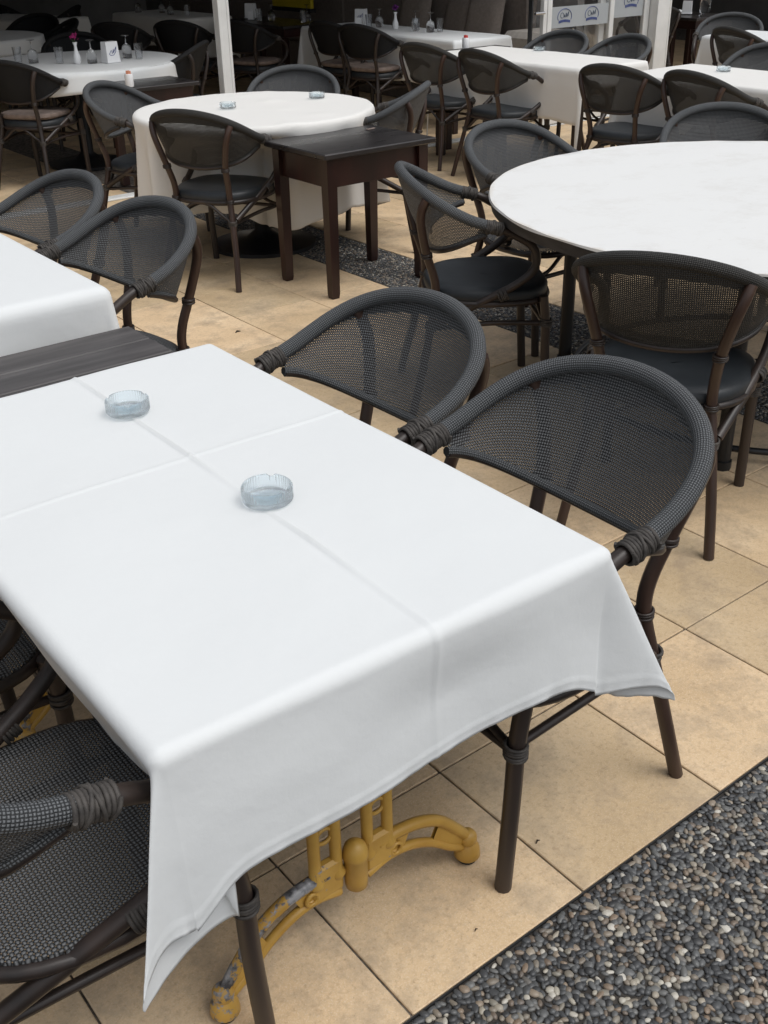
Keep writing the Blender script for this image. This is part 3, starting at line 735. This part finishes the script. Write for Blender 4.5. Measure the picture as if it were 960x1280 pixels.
def round_cloth(label, cx, cy, Rt, z, half, rot, res=.02, seed=3, nf=9, amp=.10, mat='cloth', undul=.0015, square=.35, wr=.003, pushes=()):
    xs = np.linspace(-half, half, int(2 * half / res) + 1); X, Y = np.meshgrid(xs, xs, indexing='ij')
    mx = np.maximum(np.abs(X), np.abs(Y)); hy = np.hypot(X, Y) + 1e-9; kk = (1 - square) * mx / hy + square; kk = np.maximum(kk, mx / hy); X, Y = X * kk, Y * kk
    rho = np.hypot(X, Y); th = np.arctan2(Y, X); rr = .02; a = np.maximum(rho - (Rt - rr), 0); out, down = fold_down(a, rr)
    hang = np.maximum(down - rr, 0)
    f = .6 * np.cos(nf * th + .6 * np.sin(2 * th + seed)) + .4 * np.cos((nf * 2 - 3) * th + seed) + .55 * np.cos(4 * th + math.pi)
    out = out + hang * (amp * f + .02)
    rad = np.minimum(rho, Rt - rr) + out
    px = rad * np.cos(th); py = rad * np.sin(th); pz = z - down * (1 - .015 * f)
    h = undul * noise2(X, Y, seed + 5, 7) + wr * np.maximum(noise2(X, Y, seed + 9, 16), 0) ** 2
    pz = pz + h * (hang <= 0)
    for (da, width, rin) in pushes:
        dth = np.abs((th + rot - da + math.pi) % (2 * math.pi) - math.pi); wgt = (1 - sm((dth - width) / .28)) * sm((down - .03) / .16)
        k = 1 - wgt * (1 - np.minimum(rin / np.maximum(rad, 1e-6), 1)); px = px * k; py = py * k
    c, s_ = math.cos(rot), math.sin(rot)
    V = np.stack([cx + px * c - py * s_, cy + px * s_ + py * c, pz], -1).reshape(-1, 3); n = len(xs)
    F = [(i * n + j, (i + 1) * n + j, (i + 1) * n + j + 1, i * n + j + 1) for i in range(n - 1) for j in range(n - 1)]
    me = bpy.data.meshes.new('tablecloth'); me.from_pydata(V.tolist(), [], F); me.polygons.foreach_set('use_smooth', [True] * len(F)); me.materials.append(M[mat])
    o = link('tablecloth', me); so = o.modifiers.new('thickness', 'SOLIDIFY'); so.thickness = .0012; so.offset = -1
    return tag(o, label, 'tablecloth', 'white cloths on the tables')

GT = 'rectangular dining tables under white cloths'
def rect_table(label, x0, x1, y0, y1, z, legs='mahogany', group=GT, rot=0.0):
    cx, cy = (x0 + x1) / 2, (y0 + y1) / 2; w, d = (x1 - x0) / 2, (y1 - y0) / 2
    e = empty('dining_table', (cx, cy, 0), rot, label, 'table', group)
    MB().box(-w + .012, w - .012, -d + .012, d - .012, z - .036, z - .010, .003).build('tabletop', 'black_top', e, smooth=False)
    MB().box(-w + .05, w - .05, -d + .05, d - .05, z - .115, z - .037).build('apron', 'mahogany', e, smooth=False)
    for sx in (-1, 1):
        for sy in (-1, 1):
            MB().box(sx * (w - .06) - .028, sx * (w - .06) + .028, sy * (d - .06) - .028, sy * (d - .06) + .028, 0, z - .116, .004).build('leg', legs, e, smooth=False)
    return e

# front table with the cast iron trestles
def trestle(parent, y):
    b = empty('base_frame', (0, y, 0)); b.parent = parent
    cx = .448
    # the casting lies in the X-Z plane; coordinates measured from the photo
    for s in (-1, 1):
        up = smooth_path([(cx + s * .055, 0, .185), (cx + s * .10, 0, .185), (cx + s * .15, 0, .175), (cx + s * .20, 0, .148), (cx + s * .245, 0, .098), (cx + s * .272, 0, .062)], 5)
        lo = smooth_path([(cx + s * .03, 0, .128), (cx + s * .08, 0, .140), (cx + s * .13, 0, .132), (cx + s * .18, 0, .106), (cx + s * .225, 0, .066), (cx + s * .262, 0, .040)], 5)
        mb = MB(); at = .85 if s < 0 else .0
        mb.tube(up, np.linspace(.0125, .0108, len(up)), 8, at=at); mb.build('foot_arch', 'gold', b, attr='chip')
        mb = MB(); mb.tube(lo, np.linspace(.0098, .0090, len(lo)), 8, at=at * .25); mb.build('foot_arch', 'gold', b, attr='chip')
        mb = MB()   # web between the two ribs
        n = len(up); V = [(*p[:1], -.004, p[2]) for p in up] + [(*p[:1], -.004, p[2]) for p in lo] + [(*p[:1], .004, p[2]) for p in up] + [(*p[:1], .004, p[2]) for p in lo]
        F = []
        for i in range(n - 1):
            if n * .28 < i < n * .55: continue
            F += [(i, i + 1, n + i + 1, n + i), (2 * n + i, 3 * n + i, 3 * n + i + 1, 2 * n + i + 1)]
        mb.add(V, F, at=.1); mb.build('web', 'gold', b, attr='chip')
        mb = MB(); mb.lathe([(.012, .0), (.019, .002), (.020, .010), (.018, .022)], cx + s * .274, 0, 18, 0); mb.build('foot_pad', 'rubber', b)
        mb = MB(); mb.lathe([(.022, -.013), (.026, -.008), (.024, .012), (.016, .024), (.019, .030), (.018, .042), (.012, .050), (0, .053)], cx + s * .274, 0, 18, .0225); mb.at = [at * .8] * mb.n; mb.build('foot_knob', 'gold', b, attr='chip')
        for k in (.034, .078):
            x = cx + s * k
            mb = MB(); mb.lathe([(.014, .0), (.0165, .006), (.0165, .012), (.0115, .020), (.0108, .055), (.0108, .30), (.0108, .50), (.015, .515)], x, 0, 14, .17); mb.at = [.1] * mb.n; mb.build('column', 'gold', b, attr='chip')
        mb = MB(); mb.box(cx + s * .056 - .032, cx + s * .056 + .032, -.011, .011, .140, .215, .006); mb.at = [.2] * mb.n; mb.build('casting_block', 'gold', b, attr='chip')
        mb = MB(); mb.torus((cx + s * .092, -.008, .155), (0, 1, 0), .012, .004); mb.at = [.1] * mb.n; mb.build('scroll', 'gold', b, attr='chip'); mb = MB(); mb.torus((cx + s * .056, 0, .275), (0, 1, 0), .016, .004); mb.at = [.1] * mb.n; mb.build('scroll', 'gold', b, attr='chip')
    mb = MB(); mb.lathe([(.015, .0), (.020, .004), (.021, .02), (.021, .070), (.0235, .073), (.0235, .082), (.019, .097), (.010, .106), (0, .108)], cx, -.010, 20, .128); mb.at = [.1] * mb.n; mb.build('boss', 'gold', b, attr='chip')
    mb = MB(); mb.box(cx - .2, cx + .2, -.02, .02, .686, .7, .003); mb.build('top_bar', 'gold', b, attr='chip')
ft = empty('dining_table', (0, 0, 0), 0, 'front table under the big white cloth on mustard cast iron trestles', 'table', GT)
MB().box(.085, .815, -.355, .835, .715, .740, .003).build('tabletop', 'black_top', ft, smooth=False)
trestle(ft, -.22); trestle(ft, .66)
MB().tube([(.462, -.20, .30), (.462, .64, .30)], .012, 8).build('crossbar', 'gold', ft, attr='chip')
rect_cloth('large white cloth with ironed creases on the front table, two ashtrays on it', .05, .85, -.41, .855, .7505, (.285, .262, .225, .06), res=.0050, r=.020,
           lean=(-.40, .08, .05, -.3), creases=[('x', .492, .0092, .0021, .0006), ('y', .315, .0050, .0019, .0004)], seed=11, wave=.021, flare=.04, flare1=.04, undul=.0034, hemwave=1, swing=(.24, .38, .16), tail=.22, warp=(.001, .026), blunt=.375)

# dark plank table
pt = empty('plank_table', (.44, 1.13, 0), 0, 'low dark table of weathered planks between the two white clothed tables on the left', 'table')
yy = [-.255, -.165, -.015, .115, .25]
for a, b in zip(yy[:-1], yy[1:]): MB().box(-.45, .435 + random.uniform(-.003, .003), a + .003, b - .003, .62, .645 + random.uniform(-.001, .001), .003).build('plank', 'plank', pt, smooth=False)
MB().box(-.41, .40, -.22, .22, .56, .619).build('apron', 'black_metal', pt, smooth=False)
for sx in (-.38, .37):
    for sy in (-.19, .19): MB().box(sx - .025, sx + .025, sy - .025, sy + .025, 0, .559).build('leg', 'black_metal', pt, smooth=False)

rect_table('left table under a white cloth beyond the dark plank table', .06, .85, 1.43, 2.68, .748)
rect_cloth('white cloth on the left table beyond the planks', .05, .865, 1.415, 2.70, .7505, (.2, .2, .155, .2), res=.015, r=.035, lean=(-.3, .05, .0, 0), seed=21, creases=[('x', .47, .002, .005, .001)], wave=.006, flare=.12)

# big bare round table
RX, RY, RR = 3.19, .86, 1.045
rt = empty('round_table', (RX, RY, 0), 0, 'big round table without a cloth, stained white top and dark rim', 'table')
MB().lathe([(RR - .03, .0), (RR - .008, .004), (RR - .008, .042), (RR - .02, .046)], 0, 0, 96, .696).build('tabletop', 'dark_edge', rt)
V = []; F = []; nr, na = 24, 160
for i in range(nr + 1):
    for k in range(na):
        a = 2 * math.pi * k / na; rr = (RR + .001 * math.sin(7 * a) + .0015 * math.sin(23 * a)) * i / nr
        zz = .7445 + .0012 * math.sin(3 * rr + 2 * a) * (i / nr)
        V.append((rr * math.cos(a), rr * math.sin(a), zz + (.0006 * math.sin(31 * a) if i == nr else 0)))
for k in range(na):
    a = 2 * math.pi * k / na; V.append(((RR + .002) * math.cos(a), (RR + .002) * math.sin(a), .7375 + .002 * math.sin(17 * a)))
for i in range(1, nr + 1):
    for k in range(na): k2 = (k + 1) % na; F.append((i * na + k, (i + 1) * na + k, (i + 1) * na + k2, i * na + k2))
F.append(tuple(na + k for k in range(na)))
MB().add(V, F).build('cover', 'cover', rt)
MB().box(-.55, .55, -.55, .55, .63, .695).build('apron', 'dark_edge', rt, smooth=False)
for k in range(4):
    a = R(207.6 + 90 * k); x, y = .755 * math.cos(a), .755 * math.sin(a)
    MB().tube([(x, y, .0), (x, y, .03), (x, y, .031), (x, y, .684)], [.032, .032, .026, .026], 8).build('leg', 'black_metal', rt)
    x2, y2 = .35 * math.cos(a), .35 * math.sin(a)
MB().torus((0, 0, .05), (0, 0, 1), .70, .012, 72, 8).build('foot_ring', 'black_metal', rt)

# round table under the white cloth
WX, WY = 2.91, 3.96
wt = empty('round_table', (WX, WY, 0), 0, 'round table hidden under the long white cloth, behind the mahogany side table', 'table')
MB().lathe([(.62, 0), (.635, .004), (.635, .022), (.63, .024)], 0, 0, 64, .712).build('tabletop', 'black_top', wt)
MB().lathe([(.30, 0), (.30, .02), (.10, .05), (.05, .09), (.045, .71)], 0, 0, 32, 0).build('pedestal', 'black_metal', wt)
round_cloth('long white cloth on the round table behind the mahogany side table', WX, WY, .655, .749, 1.13, R(20), seed=4, nf=13, amp=.10, mat='cloth_warm', res=.016, square=.22, undul=.003, wr=.006, pushes=((math.atan2(3.586 - WY, 2.445 - WX), .42, .36), (math.atan2(4.52 - WY, 2.515 - WX), .42, .40), (R(-88), .40, .60)))

# mahogany side table
mt = empty('side_table', (2.90, 3.075, 0), 0, 'small mahogany side table with worn black top in front of the round white cloth', 'table')
MB().box(-.335, .335, -.262, .262, .668, .695, .005).build('tabletop', 'black_top', mt, smooth=False)
for (a, b, c, d) in ((-.255, .255, -.212, -.192), (-.255, .255, .192, .212)): MB().box(a, b, c, d, .53, .667, .002).build('apron', 'mahogany', mt, smooth=False)
for (a, b) in ((-.284, -.264), (.264, .284)): MB().box(a, b, -.185, .185, .53, .667, .002).build('apron', 'mahogany', mt, smooth=False)
for sx in (-1, 1):
    for sy in (-1, 1):
        x, y = sx * .277, sy * .205; V = []
        for z, w in ((0, .019), (.02, .022), (.53, .027), (.6675, .028)): V += [(x - w, y - w, z), (x + w, y - w, z), (x + w, y + w, z), (x - w, y + w, z)]
        F = [(0, 3, 2, 1)] + [(4 * i + k, 4 * i + (k + 1) % 4, 4 * i + 4 + (k + 1) % 4, 4 * i + 4 + k) for i in range(3) for k in range(4)] + [(12, 13, 14, 15)]
        MB().add(V, F).build('leg', 'mahogany', mt, smooth=False)
MB().box(-.03, .03, -.008, .008, 0, .004, .001).build('paper_slip', 'cushion', None, smooth=False)
ps = bpy.data.objects['paper_slip']; ps.location = (3.14, 3.22, .6955); ps.rotation_euler = (0, 0, R(12)); tag(ps, 'tiny pale paper slip lying on the mahogany side table', 'paper')

# tables further back
def clothed(label, clabel, x0, x1, y0, y1, over, seed, mat='cloth', lean=(0, 0, 0, 0), rot=0, wave=.012, flare=.16, wrinkle=0., cdrop=1.0):
    ctr = ((x0 + x1) / 2, (y0 + y1) / 2)
    rect_table(label, x0 + .01, x1 - .01, y0 + .01, y1 - .01, .748, rot=rot)
    return rect_cloth(clabel, x0, x1, y0, y1, .7505, over, res=.025, r=.02, seed=seed, mat=mat, lean=lean, rot=rot, ctr=ctr, wave=wave, flare=flare, wrinkle=wrinkle, cdrop=cdrop, hemwave=1)
clothed('dining table with dark legs in front of the glass doors', 'white cloth with a long corner drape on the table in front of the glass doors', 5.33, 6.02, 3.80, 5.36, (.34, .25, .13, .2), 31, 'cloth_warm', wrinkle=.002, cdrop=2.5, flare=.10)
clothed('dining table at the right edge behind the bare round one', 'white cloth on the table at the right edge behind the bare round one', 5.34, 6.08, 2.15, 3.50, (.30, .2, .25, .2), 32, 'cloth_warm')
clothed('dining table near the top right corner', 'white cloth on the table near the top right corner', 7.70, 8.35, 3.2, 4.66, (.25, .2, .2, .15), 33)
clothed('long table beside the bench in the dining room', 'white cloth on the long table beside the bench in the dining room', 6.05, 6.72, 5.88, 8.15, (.36, .15, .12, .36), 34, 'cloth')
rect_table('bare dark table in the dining room beyond the long white one', 5.98, 6.6, 8.35, 9.7, .75)
clothed('far table in the dining room left of the slim post', 'grey white cloth on the far table left of the slim post', 5.7, 6.4, 10.0, 11.6, (.3, .3, .4, .2), 35, 'cloth_warm')
rect_table('small dark table between the two outdoor clothed tables and the bench table', 5.55, 6.25, 5.39, 5.60, .735, group='dark serving tables')
sv = rect_table('dark serving table holding the sachet jar at the left', 2.98, 3.52, 5.62, 6.08, .70, group='dark serving tables')
clothed('far table in the top left corner', 'grey white cloth hanging from the far table in the top left corner', 4.25, 5.05, 11.1, 12.6, (.2, .3, .42, .2), 36, 'cloth_warm', rot=R(18))
for (cx_, cy_, rad, half, sd_, lb, lc) in ((3.18, 6.95, 0.80, .92, 6, 'round table with the napkin box in the dining room', 'white cloth on the round table with the napkin box'), (3.32, 9.75, .72, .84, 8, 'far round table at the top left edge', 'white cloth on the far round table at the top left edge')):
    e = empty('round_table', (cx_, cy_, 0), 0, lb, 'table')
    MB().lathe([(rad - .03, 0), (rad - .015, .004), (rad - .015, .026)], 0, 0, 48, .72).build('tabletop', 'black_top', e)
    MB().lathe([(.30, 0), (.30, .02), (.10, .05), (.05, .09), (.045, .715)], 0, 0, 24, 0).build('pedestal', 'black_metal', e)
    round_cloth(lc, cx_, cy_, rad, .7495, half, R(10), seed=sd_, nf=9, amp=.10, res=.025, mat='cloth', square=.06)
clothed('dark legged table in the dining room right of the broad post', 'white runner cloth on the table right of the broad post', 9.3, 9.9, 6.55, 7.4, (.42, .1, .02, .1), 37)
rect_table('bare end of the dark table right of the broad post', 9.3, 10.0, 5.92, 6.54, .735, group='dark serving tables')

# ------------------------------------------------------------------ bench, cushions, panel
bn = empty('bench', (7.15, 8.6, 0), 0, 'long brown upholstered wall bench behind the dining room tables', 'bench')
MB().box(0, .55, -1.9, 6, 0, .43, .01).build('base', 'upholstery', bn, smooth=False)
for k in range(5): MB().box(.0, .55, -1.9 + k * 1.5, -.405 + k * 1.5, .432, .53, .03).build('seat_cushion', 'upholstery', bn, smooth=False)
for k in range(5): MB().box(.56, .70, -1.9 + k * 1.5, -.405 + k * 1.5, .44, 1.5, .02).build('back_cushion', 'upholstery', bn, smooth=False)
wb = MB().box(7.86, 7.95, 6.2, 15, 0, 2.35).build('partition', 'dark_wall', smooth=False); tag(wb, kind='structure')
def pillow(x, y, rz, label, tilt=14):
    n = 12; V = []; F = []
    for sgn in (1, -1):
        for i in range(n + 1):
            for j in range(n + 1):
                u, v = 2 * i / n - 1, 2 * j / n - 1; t = ((1 - u ** 4) * (1 - v ** 4)) ** .5 * .07
                k = 1 - .07 * (u * u) * (1 - v * v) - 0; k2 = 1 - .07 * (v * v) * (1 - u * u)
                V.append((sgn * t, u * .22 * k2, v * .22 * k + .22))
    b = (n + 1) ** 2
    for i in range(n):
        for j in range(n):
            q = (i * (n + 1) + j, (i + 1) * (n + 1) + j, (i + 1) * (n + 1) + j + 1, i * (n + 1) + j + 1)
            F.append(q); F.append(tuple(b + k for k in q[::-1]))
    o = MB().add(V, F).build('pillow', 'pillow'); o.location = (x, y, .532); o.rotation_euler = (0, R(tilt), R(rz))
    tag(o, label, 'pillow', 'brown pillows leaning on the wall bench')
pillow(7.45, 8.15, 4, 'brown pillow on the bench, left of the middle pair, behind the bud vase')
pillow(7.45, 7.46, -5, 'brown pillow on the bench, left of the pair above the red topped bottle')
pillow(7.42, 7.05, 9, 'brown pillow on the bench, right of the pair above the red topped bottle')
yp = empty('wall_panel', (0, 0, 0), 0, 'mustard yellow panel on the dining room partition', 'panel')
MB().box(7.06, 7.10, 9.42, 10.2, .80, 1.5, .004).build('board', 'yellow', yp, smooth=False)
MB().box(7.04, 7.12, 9.40, 10.22, .76, .799, .004).build('frame', 'black_metal', yp, smooth=False)
pf = MB().box(0, .55, 0, .55, 0, .735, .05).build('pouf', 'beige_fabric'); pf.location = (7.05, 5.84, 0); tag(pf, 'beige upholstered block seat beside the folded glass leaf', 'pouf')
sf = empty('sofa', (10.9, 5.6, 0), 0, 'dark grey sofa in the top right corner', 'sofa')
MB().box(-.3, .8, -1.6, .5, 0, .42, .05).build('seat', 'upholstery', sf, smooth=False)
MB().box(.5, .8, -1.6, .5, .421, .95, .05).build('backrest', 'pillow', sf, smooth=False)

# ------------------------------------------------------------------ small things
def ashtray(x, y, z, label, rot=0):
    seg = 144; Ro, Ri = .0435, .0392
    prof = [('o', .0, .96), ('o', .003, 1.0), ('o', .0255, 1.0), ('r', .0280, 1.0), ('i', .0280, 1.0), ('i', .010, .97), ('i', .007, .9), ('c', .007, .3)]
    V = []; F = []
    for (k, h, s) in prof:
        for q in range(seg):
            a = 2 * math.pi * q / seg; notch = 0
            for na_ in (0.3, 2.4, 4.5):
                d = abs((a - na_ + math.pi) % (2 * math.pi) - math.pi)
                if d < .17: notch = .0045 * math.cos(d / .17 * math.pi / 2)
            r = {'o': Ro * s + (.0009 if q % 3 == 0 else -.0007) * (1 if h > .001 else 0), 'r': Ro - .0012, 'i': Ri * s, 'c': Ri * s}[k]
            z_ = h - (notch if k in ('r',) or (k == 'i' and h > .025) else (notch * .75 if (k == 'o' and h >= .025) else 0))
            V.append((r * math.cos(a), r * math.sin(a), z_))
    for i in range(len(prof) - 1):
        for q in range(seg): q2 = (q + 1) % seg; F.append((i * seg + q, i * seg + q2, (i + 1) * seg + q2, (i + 1) * seg + q))
    F.append(tuple(range(seg))[::-1]); F.append(tuple((len(prof) - 1) * seg + q for q in range(seg)))
    o = MB().add(V, F).build('ashtray', 'ash_glass'); o.location = (x, y, z); o.rotation_euler = (0, 0, rot)
    tag(o, label, 'ashtray', 'round ribbed glass ashtrays')
ZC = .7545
ashtray(.512, .077, ZC, 'ribbed glass ashtray nearer the camera on the front table, right of the cloth crease', R(150))
ashtray(.50, .585, ZC, 'ribbed glass ashtray further from the camera on the front table, left of the crease crossing', R(110))
ashtray(2.78, 4.02, .7555, 'left ashtray on the round white tablecloth')
ashtray(3.34, 3.98, .7555, 'right ashtray on the round white tablecloth')
ashtray(5.95, 4.80, .7555, 'ashtray on the cloth of the table in front of the glass doors')
ashtray(5.83, 3.06, .7555, 'ashtray on the cloth at the right edge behind the bare round table')

def napkin_box(x, y, rz, label, s=1.0, logo=True, z=.753):
    e = empty('napkin_box', (x, y, z), rz, label, 'napkin box', 'white napkin boxes on the tables')
    w, d, h = .052 * s, .04 * s, .135 * s
    V = [(-w, -d, 0), (w, -d, 0), (w, d, 0), (-w, d, 0), (-w * .92, -d * .75, h), (w * .92, -d * .75, h), (w * .92, d * .75, h), (-w * .92, d * .75, h)]
    MB().add(V, [(0, 3, 2, 1), (4, 5, 6, 7), (0, 1, 5, 4), (1, 2, 6, 5), (2, 3, 7, 6), (3, 0, 4, 7)]).build('box', 'porcelain', e, smooth=False)
    MB().box(-w * 1.05, w * 1.05, -d * 1.1, d * 1.1, -.0005, .01, .002).build('foot', 'paper', e, smooth=False)
    if logo:
        L_ = MB(); yq = -d * .90
        L_.tube([(-w * .55, yq, h * .42), (-w * .2, yq, h * .60), (-w * .1, yq, h * .42), (w * .15, yq, h * .64), (w * .1, yq, h * .46), (w * .6, yq, h * .74), (w * .5, yq, h * .52), (w * .1, yq, h * .36), (-w * .4, yq, h * .36), (-w * .55, yq, h * .42)], .0022 * s, 5)
        L_.build('bird_logo', 'logo_blue', e)
def tumbler(x, y, label, z=.753, h=.11, r=.034):
    MB().lathe([(r * .8, 0), (r, h), (r - .002, h), (r * .8 - .003, .008), (0.0, .008)], 0, 0, 20).build('tumbler', 'glass').location = (x, y, z)
    o = bpy.context.scene.objects[-1] if False else None
def glass_thing(name, prof, x, y, z, label, cat, group, mat='glass'):
    o = MB().lathe(prof, 0, 0, 20).build(name, mat); o.location = (x, y, z); tag(o, label, cat, group); return o
TUM = [(.0, 0), (.026, 0), (.033, .11), (.031, .11), (.024, .008), (0, .008)]
GOB = [(.036, 0), (.037, .002), (.038, .055), (.030, .085), (.008, .098), (.004, .105), (.004, .15), (.030, .156), (.032, .158), (0, .160)]
VAS = [(.0, 0), (.022, 0), (.028, .02), (.027, .05), (.013, .09), (.010, .12), (.018, .145), (.015, .145), (.008, .12)]
def vase(x, y, label, petal, z=.753):
    e = empty('bud_vase', (x, y, z), 0, label, 'vase', 'bud vases with flowers')
    MB().lathe(VAS, 0, 0, 18).build('vessel', 'porcelain', e)
    mb = MB(); r = random.Random(int(x * 100))
    for k in range(46):
        a, b, rr = r.uniform(0, 6.3), r.uniform(-.6, 1.4), r.uniform(.012, .036)
        c = Vector((rr * math.cos(a) * math.cos(b), rr * math.sin(a) * math.cos(b), .178 + rr * math.sin(b) * .8)); s = r.uniform(.007, .012)
        u = Vector((r.uniform(-1, 1), r.uniform(-1, 1), r.uniform(-1, 1))).normalized(); v = u.orthogonal().normalized()
        mb.add([tuple(c + u * s), tuple(c + v * s * .8), tuple(c - u * s), tuple(c - v * s * .8)], [(0, 1, 2, 3)])
    mb.build('blossoms', petal, e, smooth=False)
    mb = MB(); mb.tube([(0, 0, .13), (.002, .002, .175)], .003, 5); mb.tube([(0, 0, .14), (-.02, .01, .165)], .004, 5); mb.build('stem', 'leaf', e)
face = R(-37)   # turned towards the terrace
napkin_box(3.33, 6.62, R(8), 'white napkin box with blue bird mark on the round table at upper left', 1.05)
vase(3.12, 6.74, 'white bud vase with magenta flowers on the round table at upper left', 'flower')
GG = 'upturned goblets and tumblers set on the dining room tables'
for k, (nm, pr, x, y, lb) in enumerate([
    ('tumbler', TUM, 3.03, 6.85, 'tumbler just left of the magenta flowers'), ('goblet', GOB, 3.20, 6.66, 'upturned goblet just right of the magenta flowers'),
    ('goblet', GOB, 2.90, 7.03, 'upturned goblet left of the flowers near the dark chair'), ('tumbler', TUM, 2.82, 7.12, 'tumbler near the dark chair back at upper left'),
    ('goblet', GOB, 3.55, 6.80, 'upturned goblet behind the napkin box'), ('tumbler', TUM, 3.58, 6.66, 'tumbler right of the napkin box'),
    ('goblet', GOB, 3.08, 9.55, 'upturned goblet on the far round table at the left edge'), ('tumbler', TUM, 3.20, 9.50, 'tumbler on the far round table at the left edge'),
    ('goblet', GOB, 6.45, 7.40, 'upturned goblet right of the napkin box on the long white table'), ('tumbler', TUM, 6.40, 7.50, 'tumbler beside the napkin box on the long white table'),
    ('goblet', GOB, 6.48, 6.90, 'upturned goblet right of the white vase on the long table'), ('tumbler', TUM, 6.40, 6.80, 'tumbler right of the white vase on the long table'),
    ('goblet', GOB, 6.42, 6.62, 'right hand upturned goblet on the long white table'), ('tumbler', TUM, 6.50, 6.58, 'right hand tumbler on the long white table'),
    ('goblet', GOB, 6.24, 8.95, 'upturned goblet on the bare dark table right of the slim post'), ('tumbler', TUM, 6.15, 9.05, 'tumbler on the bare dark table right of the slim post'),
    ('goblet', GOB, 6.38, 8.5, 'upturned goblet below the yellow panel'), ('tumbler', TUM, 6.3, 8.45, 'tumbler below the yellow panel'),
    ('goblet', GOB, 5.95, 10.6, 'upturned goblet on the far grey clothed table'), ('goblet', GOB, 6.05, 11.0, 'second upturned goblet on the far grey clothed table'),
    ('tumbler', TUM, 6.0, 10.3, 'tumbler at the near end of the far grey clothed table'), ('goblet', GOB, 5.9, 11.3, 'farthest upturned goblet on the grey clothed table')]):
    glass_thing(nm, pr, x, y, .754, lb, 'glass', GG)
napkin_box(6.50, 7.75, R(-60), 'white napkin box on the long table, left of the white vase', 1.05)
napkin_box(6.36, 7.60, R(-50), 'small white holder in front of the napkin box on the long table', .6, False)
vase(6.42, 7.12, 'white bud vase with a violet flower on the long dining room table', 'violet')
napkin_box(6.30, 9.45, R(-60), 'white napkin box on the bare dark table right of the slim post', 1.05, False)
napkin_box(6.18, 9.25, R(-50), 'small white holder on the bare dark table beside its napkin box', .6, False)
def bottle(x, y, z, label, cap):
    e = empty('sachet_jar', (x, y, z), 0, label, 'jar', 'small white jars on the serving tables')
    MB().lathe([(.0, 0), (.026, 0), (.028, .01), (.028, .075), (.026, .08)], 0, 0, 18).build('jar', 'porcelain', e)
    mb = MB(); r = random.Random(3)
    for k in range(6): 
        a = k * 1.05; mb.box(.012 * math.cos(a) - .005, .012 * math.cos(a) + .005, .012 * math.sin(a) - .002, .012 * math.sin(a) + .002, .05, .095 + .008 * r.random())
    mb.build('sachets', cap, e, smooth=False)
bottle(3.00, 5.66, .6985, 'white jar of peach sachets on the dark serving table at upper left', 'peach')
bottle(5.82, 5.48, .7335, 'white jar with red topped sachets on the small dark table by the long white cloth', 'red')
napkin_box(9.62, 6.30, R(-60), 'white napkin holder on the dark table right of the broad post', .9, False, .7335)
glass_thing('jar', [(.0, 0), (.05, 0), (.055, .02), (.055, .15), (.045, .17), (.043, .17)], 9.85, 6.25, .7335, 'cut glass jar on the dark table right of the broad post', 'jar', None)
